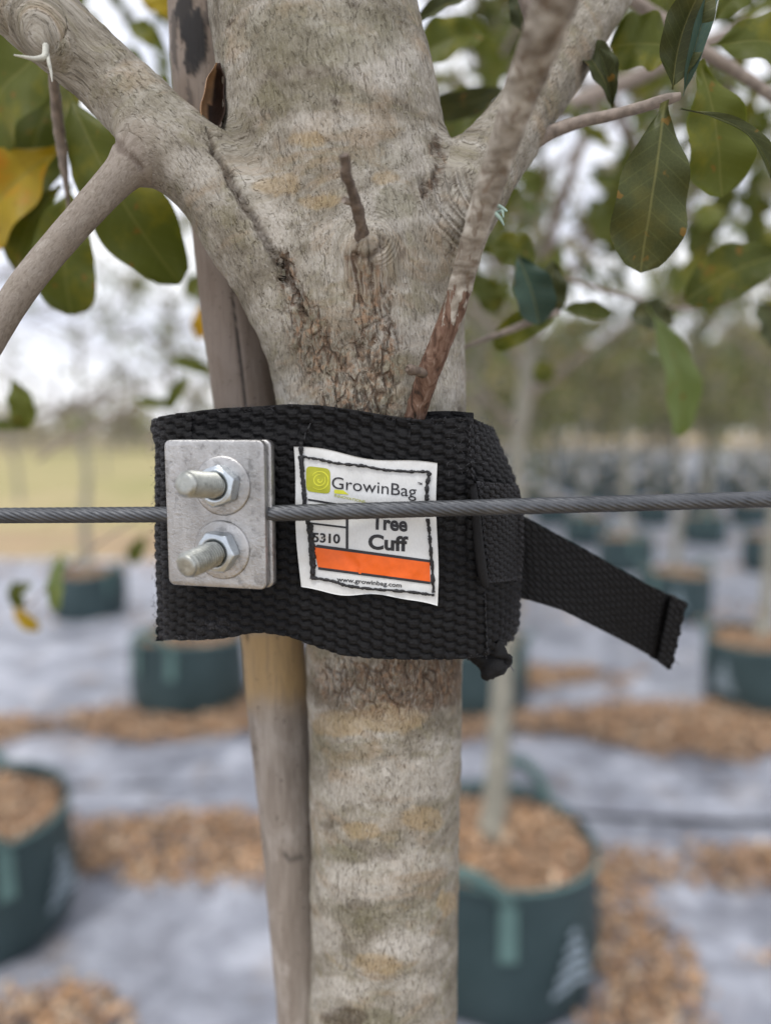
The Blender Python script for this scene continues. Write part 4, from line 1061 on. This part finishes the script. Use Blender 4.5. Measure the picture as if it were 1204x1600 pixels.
# second layer that shows above the rim at right of the shoot
def patch(pxs, pys, Yf, thick=.0024, amp=.0009, cw=.0046, ch=.0039, n=(80, 60), wear=0.0):
    """pxs, pys: functions of (u, v) in photo pixels"""
    u = np.linspace(0, 1, n[0]); v = np.linspace(0, 1, n[1]); U, V = np.meshgrid(u, v, indexing='ij')
    X, Yp = pxs(U, V), pys(U, V); base = P(X, Yp, Yf(U, V, X, Yp))
    su = np.linalg.norm(np.gradient(base, axis=0), axis=2); sv = np.linalg.norm(np.gradient(base, axis=1), axis=2)
    S = np.cumsum(su, 0); T = np.cumsum(sv, 1)
    m = web_mesh(base, S, T, thick, amp, np.full(U.shape, wear) * np.clip((np.abs(U - 1) < .10) + (V < .05) + (V > .96) + .35, 0, 1), cw, ch)
    return m
child('inner_layer', patch(lambda u, v: 648 + u * 92, lambda u, v: 645 - 3 * np.sin(u * 3.1) + v * 60, lambda u, v, x, y: .2705 + .002 * u + 0 * v, n=(90, 60)), M_WEB, cuff)
# keeper flap folded over the right end
child('keeper_flap', patch(lambda u, v: 744 + v * 14 + u * (np.interp(v, [0, .3, .7, 1], [66, 70, 64, 57])), lambda u, v: 752 + 6 * u + v * (160 - 12 * u),
      lambda u, v, x, y: cuffY(np.minimum(x, 810)) - .0038 - .0006 * np.sin(u * 3), .0022, .0007, .0034, .0029, (90, 150), .8), M_WEB, cuff)
b = MB(); cc, rr = pxpath([(738, 756, .2645, 5), (743, 800, .2643, 7), (748, 860, .2643, 8), (756, 908, .2650, 7), (760, 917, .266, 3)]); b.add(*tube(cc, rr, 12))
m_ = b.mesh('fold'); attr_f(m_, 'wear', np.zeros(len(m_.vertices))); child('flap_fold', m_, M_WEB, cuff)
# loose tail
def tailx(u, v):
    ex = 1072 - v * 24; return 800 * (1 - u) + u * ex + 6 * np.sin(u * 3.1)
def taily(u, v):
    top = np.interp(u, [0, .06, .25, .5, .75, 1], [792, 806, 836, 874, 912, 942]); bot = np.interp(u, [0, .1, .3, .6, .85, .96, 1], [932, 938, 954, 992, 1024, 1043, 1046]); return top + v * (bot - top)
child('strap_tail', patch(tailx, taily, lambda u, v, x, y: .300 + .014 * u - .004 * np.sin(u * 5) * v + .0045 * np.exp(-((u - .895) / .018) ** 2), .0016, .00075, .0034, .0029, (330, 150)), M_WEB, cuff)
child('hem', patch(lambda u, v: tailx(.905 + u * .095, v) + 2 * np.sin(v * 31) * (u > .9), lambda u, v: taily(.905 + u * .095, v), lambda u, v, x, y: .3105 - .0012 * np.sin(u * 3.1), .0014, .0007, .0034, .0029, (50, 150)), M_WEB, cuff)
# short balled end hanging below
b = MB(); cc, rr = pxpath([(728, 1012, .285, 12), (745, 1026, .283, 17), (762, 1038, .281, 20), (775, 1044, .280, 20), (782, 1052, .280, 12)])
v, q, t = tube(cc, rr, 26); v = v + (fbm(v * 220, 4) * .0022)[:, None] * np.array([1, .6, 1]); b.add(v, q, t)
cc, rr = pxpath([(770, 1005, .280, 12), (782, 1020, .280, 13), (790, 1034, .28, 10), (792, 1042, .28, 5)]); v, q, t = tube(cc, rr, 18); v = v + (fbm(v * 260 + 5, 3) * .0016)[:, None]; b.add(v, q, t)
m_ = b.mesh('end'); attr_f(m_, 'wear', np.zeros(len(m_.vertices))); child('strap_end', m_, M_WEB, cuff)
# stitching and loose fibres
b = MB()
def stitch_line(pts, step=11, r=1.6, lift=.0014, jit=1.4):
    s = catmull(np.array(pts, float), 12); seg = np.concatenate([[0], np.cumsum(np.hypot(*np.diff(s, axis=0).T))]); k = 0
    while k + step * .8 < seg[-1]:
        a = [np.interp(k, seg, s[:, 0]), np.interp(k, seg, s[:, 1])]; e = [np.interp(k + step * .9, seg, s[:, 0]), np.interp(k + step * .9, seg, s[:, 1])]
        j = rs.normal(size=2) * jit * .4; ya = float(cuffY(a[0])); ye = float(cuffY(e[0]))
        rows = [(a[0] + j[0], a[1], ya + .0004, r * .8), ((a[0] + e[0]) / 2 + j[0], (a[1] + e[1]) / 2, (ya + ye) / 2 - lift, r), (e[0] + j[1], e[1], ye + .0004, r * .8)]
        cc, rr = pxpath(rows); b.add(*tube(cc[::2], rr[::2], 6)); k += step
stitch_line([(735, 664), (733, 700), (738, 740), (741, 752)], lift=.0018)
stitch_line([(748, 760), (752, 800), (758, 850), (763, 900), (762, 915)], lift=.0052, r=1.4)
stitch_line([(757, 925), (758, 960), (760, 1000), (761, 1022)], lift=.0018)
stitch_line([(484, 662), (478, 676), (474, 697)], step=17, lift=.0022)
child('stitching', b.mesh('stitching'), M_THREAD, cuff)['kind'] = 'stuff'
b = MB()
for k in range(620):
    if k < 330:
        x = rs.uniform(240, 812); e = rs.random() < .5; y = float(interp(TOPX, x)) + rs.uniform(-1, 6) if e else float(interp(BOTX, x)) - rs.uniform(-1, 6); Y = float(cuffY(x)) + .0005
    elif k < 450: x = 240 + rs.uniform(-2, 4); y = rs.uniform(665, 1000); Y = .279
    elif k < 560: y = rs.uniform(665, 1000); x = float(edges_px(np.array(814.0), np.array((y - 655) / 370))) + rs.uniform(-3, 1); Y = .297
    else: x = rs.uniform(700, 770); y = rs.uniform(660, 740); Y = float(cuffY(x)) - .001
    p = P(x, y, Y); d = rs.normal(size=3) * np.array([1, .6, 1]); d *= rs.uniform(.0008, .0024) / np.linalg.norm(d)
    b.add(*tube(np.array([p, p + d * .5 + rs.normal(size=3) * .0002, p + d]), [.00007, .00006, .00004], 3, False))
for rows in ([(786, 1012, .28, 1.2), (794, 1034, .279, 1.0), (802, 1050, .279, .6)], [(789, 1015, .28, 1.0), (797, 1042, .279, .6), (808, 1048, .278, .4)], [(1050, 1028, .312, 1.0), (1056, 1034, .312, .6), (1060, 1038, .312, .3)]):
    cc, rr = pxpath(rows); b.add(*tube(cc, rr, 5, False))
ff = child('loose_fibres', b.mesh('fibres'), simple('grey_fibre', (.09, .09, .10), .6), cuff); ff['kind'] = 'stuff'

# ------------------------------------------------------------------ the sewn label
def labY(px, py, off=0.0):
    px = np.asarray(px, float); py = np.asarray(py, float)
    w = .0006 * np.sin((px * .8 + py * .55) / 17.0) * np.exp(-((px - 520) / 60) ** 2) + .00045 * fbm(np.stack([px / 26, py / 26, px * 0], -1), 3)
    w = w + .0006 * np.exp(-((px * .62 - py * .78 + 345) / 9) ** 2) * (py > 840) * (px < 560)
    return cuffY(px) - .0021 + w - off
def LPt(px, py, off=0.0): return P(px, py, labY(px, py, off))
def label_grid(u, v):
    """bilinear cloth outline with wavy edges -> photo pixels"""
    top = (457 + 226 * u, 698 + 26 * u + 5 * np.sin(u * 3.0) * u - 3 * np.sin(u * 9)); bot = (469 + 214 * u, 917 + 28 * u + 4 * np.sin(u * 7) - 1.5 * np.sin(u * 15))
    x = top[0] * (1 - v) + bot[0] * v + 2.2 * np.sin(v * 6 + 1) * (1 - u) + 2.4 * np.sin(v * 5.2 + .4) * u * np.sin(np.pi * v) ** .5 * -1
    return x, top[1] * (1 - v) + bot[1] * v
u = np.linspace(0, 1, 90); v = np.linspace(0, 1, 90); U, V = np.meshgrid(u, v, indexing='ij'); X, Yp = label_grid(U, V)
p = LPt(X, Yp); p2 = P(X, Yp, labY(X, Yp, -.0006)); nn_ = 8100
qe = grid_quads(90, 90)
ring = [i * 90 for i in range(90)] + [89 * 90 + j for j in range(1, 90)] + [i * 90 + 89 for i in range(88, -1, -1)] + [j for j in range(88, 0, -1)]
ring = np.array(ring); r2 = np.roll(ring, -1)
lab = mesh_np('label', np.concatenate([p.reshape(-1, 3), p2.reshape(-1, 3)]), np.concatenate([qe, qe[:, ::-1] + nn_, np.stack([ring, r2, r2 + nn_, ring + nn_], 1)]))
label_o = child('label', lab, M_LABEL, cuff)
def flat(name, quad, m, off=.00012, nu=24, nv=6, wob=0.0):
    """printed area given by four photo-pixel corners TL TR BR BL"""
    q = np.array(quad, float); u = np.linspace(0, 1, nu)[:, None]; v = np.linspace(0, 1, nv)[None, :]
    X = (q[0, 0] * (1 - u) + q[1, 0] * u) * (1 - v) + (q[3, 0] * (1 - u) + q[2, 0] * u) * v
    Yq = (q[0, 1] * (1 - u) + q[1, 1] * u) * (1 - v) + (q[3, 1] * (1 - u) + q[2, 1] * u) * v
    Yq = Yq + wob * np.sin(u * 9 + v)
    return child(name, mesh_np(name, LPt(X, Yq, off), grid_quads(nu, nv)), m, label_o)
def text(s, x0, y0, x1, y1, hgt, m, bold=0.0, off=.0002, name='lettering', clip_left=None):
    """text whose baseline runs from (x0,y0) to (x1,y1) in photo pixels, capital height hgt"""
    cu = bpy.data.curves.new('t', 'FONT'); cu.body = s; cu.resolution_u = 4; cu.offset = bold; cu.space_character = 1.0
    ob = bpy.data.objects.new('t', cu); C.objects.link(ob); dg = bpy.context.evaluated_depsgraph_get()
    me = bpy.data.meshes.new_from_object(ob.evaluated_get(dg)); bpy.data.objects.remove(ob)
    import bmesh
    bm = bmesh.new(); bm.from_mesh(me); bmesh.ops.triangulate(bm, faces=bm.faces[:])
    bmesh.ops.subdivide_edges(bm, edges=[e for e in bm.edges if e.calc_length() > .15], cuts=2)
    co = np.array([v.co[:] for v in bm.verts]); xa, xb = co[:, 0].min(), co[:, 0].max()
    k = (co[:, 0] - xa) / (xb - xa); hh = co[:, 1] / .73 * hgt
    dx, dy = x1 - x0, y1 - y0; L = math.hypot(dx, dy); nx, ny = dy / L, -dx / L
    X = x0 + dx * k + nx * hh * .3; Yq = y0 + dy * k - hh
    w = LPt(X, Yq, off)
    for v, c in zip(bm.verts, w): v.co = c
    bm.to_mesh(me); bm.free(); me.name = name
    return child(name, me, m, label_o)
flat('orange_band', [(490, 852), (671, 879), (672, 911), (497, 888)], M_ORANGE, .00022, 80, 20)
flat('rule', [(496, 851), (672, 875), (672, 879), (490, 855)], M_INK, .0003)
flat('rule', [(497, 886), (672, 909), (672, 913), (497, 890)], M_INK, .0003)
flat('rule', [(481, 779), (560, 792), (560, 795), (481, 782)], M_INK, .0002)
flat('rule', [(484, 816), (542, 823), (542, 826), (484, 819)], M_INK, .0002)
flat('rule', [(540, 808), (544, 808), (544, 862), (540, 861)], M_INK, .00024, 3, 20)
text('GrowinBag', 518, 763, 650, 777, 19.5, M_INK, .0)
text('TM', 652, 757, 659, 758, 4.0, M_INK, .02)
text('Tree', 580, 826, 636, 830, 23, M_INK, .035)
text('Cuff', 575, 857, 637, 861, 23, M_INK, .035)
text('15310', 481, 846, 531, 849, 14.5, M_INK, .03)
text('www.growinbag.com', 526, 908, 627, 918, 7.0, M_INK, .018)
text('INNOVATIONS', 522, 776, 570, 786, 4.2, M_OLIVE, .01)
flat('yellow_bar', [(522, 765), (536, 766), (545, 773), (522, 771)], M_LIME, .0002, 8, 4)
# emblem: rounded olive square with a bright spiral
th = np.linspace(0, 2 * np.pi, 33)[:-1]; sx = 19 * np.sign(np.cos(th)) * np.abs(np.cos(th)) ** .35; sy = 20 * np.sign(np.sin(th)) * np.abs(np.sin(th)) ** .35
rr_ = np.linspace(0, 1, 8); Xq = 497 + sx[:, None] * rr_[None] ; Yq = 750 + sy[:, None] * rr_[None] + .12 * sx[:, None] * rr_[None]
child('emblem', mesh_np('emblem', LPt(Xq, Yq, .00014), grid_quads(32, 8, cu=True)), M_OLIVE, label_o)
def spiral(r0, r1, a0, a1, w):
    t = np.linspace(0, 1, 50); a = a0 + (a1 - a0) * t; r = r0 + (r1 - r0) * t; o_ = np.array([-w, w])[None] * np.sin(np.pi * np.clip(t, .04, .96))[:, None] ** .4
    X = 499 + (r[:, None] + o_) * np.cos(a)[:, None]; Yq = 750 + (r[:, None] + o_) * np.sin(a)[:, None]
    return mesh_np('swirl', LPt(X, Yq, .00024), grid_quads(50, 2))
child('swirl', spiral(13, 15, -2.6, 2.3, .9), M_LIME, label_o); child('swirl', spiral(9, 8.5, -.6, 4.9, .9), M_LIME, label_o); child('swirl', spiral(5, 1, -.4, 4.6, .9), M_LIME, label_o)
# border sewn with thick black thread
b = MB()
def thread(pts, r, lift=.0004):
    s = catmull(np.array(pts, float), 14); s = s + rs.normal(size=s.shape) * .35
    rr = r * (1 + .25 * np.sin(np.arange(len(s)) * .9) + .15 * rs.normal(size=len(s)))
    c = P(s[:, 0], s[:, 1], labY(s[:, 0], s[:, 1], lift)); b.add(*tube(c, np.abs(rr) * .262 / FPX, 8))
thread([(470, 713), (500, 718), (525, 724), (560, 727), (600, 734), (640, 737), (671, 737)], 2.1)
thread([(470, 690), (471, 713), (473, 750), (476, 790)], 3.2); thread([(468, 712), (474, 760), (477, 790)], 2.6)
thread([(480, 812), (484, 840), (486, 875), (490, 905)], 3.0); thread([(485, 818), (488, 850), (490, 880), (487, 904)], 3.6)
thread([(671, 737), (667, 760), (666, 790)], 3.0); thread([(668, 810), (671, 840), (674, 875), (677, 926)], 2.6)
thread([(488, 903), (520, 908), (545, 916), (590, 921), (640, 925), (678, 930)], 2.2)
child('border_thread', b.mesh('thread'), M_THREAD, label_o)

# ------------------------------------------------------------------ cable clamp
YAW = R(13); pc = P(335.5, 804, .2545)
ex = np.array([math.cos(YAW), -math.sin(YAW), 0]); en = np.array([-math.sin(YAW), -math.cos(YAW), 0]); ez = np.array([0, 0, 1.0])
def loc(a, bq, c): return pc + np.multiply.outer(np.asarray(a, float), ex) + np.multiply.outer(np.asarray(bq, float), ez) + np.multiply.outer(np.asarray(c, float), en)
clamp = thing_at('cable_clamp', tuple(pc), 'two-bolt aluminium clamp gripping the wire cable on the left of the cuff', 'clamp')
def plate(name, w, h, d0, d1, dx=0, rad=.0024, bev=.0005):
    """rounded plate between depths d0 (front) and d1 (back)"""
    pts = []
    for (cx, cy, a0) in ((w / 2 - rad, h / 2 - rad, 0), (-w / 2 + rad, h / 2 - rad, 90), (-w / 2 + rad, -h / 2 + rad, 180), (w / 2 - rad, -h / 2 + rad, 270)):
        for a in np.linspace(0, 90, 7): pts.append((cx + rad * math.cos(R(a0 + a)), cy + rad * math.sin(R(a0 + a))))
    pts = np.array(pts); L = len(pts); prof = [(.0, d0 + 0), (bev, d0), (0, d0 - bev), (0, d1 + bev), (bev, d1)]
    rows = []
    cen = pts * .0
    def ringp(ins, d): s = np.array([(w / 2 - ins) / (w / 2), (h / 2 - ins) / (h / 2)]); q = pts * s; return loc(q[:, 0] + dx, q[:, 1], np.full(L, d))
    seq = [ringp(bev * 1.0, d0), ringp(bev * .3, d0 - bev * .3), ringp(0, d0 - bev), ringp(0, d1 + bev), ringp(bev * .3, d1 + bev * .3), ringp(bev, d1)]
    # subdivided front face: concentric rings with a slight unevenness
    fr = []
    for k in np.linspace(.0, 1, 16)[:-1]:
        s = np.array([(w / 2 - bev) / (w / 2), (h / 2 - bev) / (h / 2)]) * k; q = pts * s
        fr.append(loc(q[:, 0] + dx, q[:, 1], d0 + .00012 * fbm(np.stack([q[:, 0] * 120, q[:, 1] * 120, q[:, 0] * 0], -1), 2) * (1 - k)))
    V = np.array(fr + seq + [ringp(w / 2 * .999, d1)]); n_ = len(V)
    me = mesh_np(name, V.reshape(-1, 3), grid_quads(n_, L, cv=True)[:, ::-1])
    return child(name, me, M_PLATE, clamp)
plate('front_plate', .0386, .0536, 0, -.0036)
plate('back_plate', .0390, .0538, -.0040, -.0080, .0008)
def lathe(prof, c0, axis, nseg=40, hexr=None, hexang=0, rfun=None):
    """prof rows (r, d) along the axis"""
    ax = np.asarray(axis, float); ax /= np.linalg.norm(ax); e1 = np.cross(ax, [0, 0, 1.0]); e1 /= np.linalg.norm(e1); e2 = np.cross(e1, ax)
    a = np.arange(nseg) / nseg * 2 * np.pi; prof = np.array(prof, float)
    rr = prof[:, 0][:, None] * np.ones(nseg)
    if rfun is not None: rr = rfun(rr, prof[:, 1][:, None], a[None])
    v = c0 + prof[:, 1][:, None, None] * ax + rr[..., None] * (np.cos(a)[None, :, None] * e1 + np.sin(a)[None, :, None] * e2)
    return v.reshape(-1, 3), grid_quads(len(prof), nseg, cv=True)
for (bx_, bz, tilt, ln, rot) in ((.0034, .0105, .10, .0208, .35), (.0026, -.0128, -.13, .0203, -.1)):
    c0 = loc(bx_, bz, 0.0)
    b = MB(); b.add(*lathe([(.0001, .0008), (.0052, .0008), (.0101, .0009), (.0106, .0007), (.0108, .0003), (.0108, -.0003)], c0, en, 64)); child('washer', b.mesh('washer'), M_PLATE, clamp)
    axis = en + ez * tilt + ex * (-.20); naxis = en + ez * tilt * .4 + ex * (-.07)
    def hx(rr, d, a):
        h = .0068 / np.cos(((a + rot) % (np.pi / 3)) - np.pi / 6)          # hexagon
        dd = np.minimum(d - .0004, .0058 - d); lim = .0066 + np.clip(dd, 0, 1) * 1.9
        return np.where(rr > .0055, np.minimum(h, lim) * (rr / .0080), rr)
    prof = [(.0038, .0060), (.0050, .0058)] + [(.0080, .0058 - .0009 * t ** 1.5 * 1) for t in np.linspace(0, 1, 5)] + [(.0080, x) for x in np.linspace(.0046, .0016, 5)] + [(.0080, .0008), (.0080, .0004)]
    prof = [(.0041, .0045), (.0043, .0058), (.0054, .0060)] + prof[2:]
    b = MB(); b.add(*[x if i else x for i, x in enumerate(lathe(prof, c0, naxis, 96, rfun=hx))]); child('nut', b.mesh('nut'), M_ZINC, clamp)
    b = MB(); b.add(*lathe([(.0044, .0056), (.0056, .0062), (.0062, .0058), (.0066, .0050)], c0, naxis, 64)); child('nut_collar', b.mesh('collar'), M_ZINC, clamp)
    dz = np.linspace(.004, ln - .0012, 240)
    prof = [(.0042, d) for d in dz] + [(.0040, ln - .0009), (.0037, ln - .0002), (.0034, ln), (.0018, ln - .00015), (.0002, ln - .0001)]
    def thr(rr, d, a): return np.where(rr >= .00419, rr + .00046 * np.sin(d / .00125 * 2 * np.pi + a), rr)
    b = MB(); v, q = lathe(prof, c0, axis, 48, rfun=thr); b.add(v, q[:, ::-1]); child('bolt', b.mesh('bolt'), M_BOLTM, clamp)
# stamped groove edges on the side of the plates, seen as thin lines
# ------------------------------------------------------------------ wire cable
def cable():
    ctl = np.array([[*P(-2600, 815, .300)], [*P(-500, 808, .270)], [*P(0, 805.5, .2660)], [*P(250, 804, .2628)], [*P(337, 803.5, .2585)], [*P(430, 802, .2556)], [*P(640, 796, .2564)], [*P(820, 791, .2566)], [*P(1204, 780, .2566)], [*P(1700, 766, .258)], [*P(4200, 720, .300)]])
    c = catmull(ctl, 40); seg = np.concatenate([[0], np.cumsum(np.linalg.norm(np.diff(c, axis=0), axis=1))])
    s = np.arange(0, seg[-1], .0006); c = np.stack([np.interp(s, seg, c[:, k]) for k in range(3)], -1)
    t = np.gradient(c, axis=0); t /= np.linalg.norm(t, axis=1)[:, None]; n1 = np.cross(t, [0, 0, 1.0]); n1 /= np.linalg.norm(n1, axis=1)[:, None]; n2 = np.cross(n1, t)
    ns = 72; a = np.arange(ns) / ns * 2 * np.pi; tw = s / .040 * 2 * np.pi
    lob = 12; R0 = .0029
    ph = ((a[None] - tw[:, None] * -1) * lob / (2 * np.pi)) % 1 - .5
    r = R0 * (.84 + .20 * np.sqrt(np.clip(1 - (ph * 2) ** 2, 0, 1)))
    v = c[:, None] + r[..., None] * (np.cos(a)[None, :, None] * n1[:, None] + np.sin(a)[None, :, None] * n2[:, None])
    return mesh_np('cable', v.reshape(-1, 3), grid_quads(len(s), ns, cv=True))
tag(link('wire_cable', cable(), M_WIRE), 'taut grey twisted steel cable running across the cuff through the clamp', 'cable')
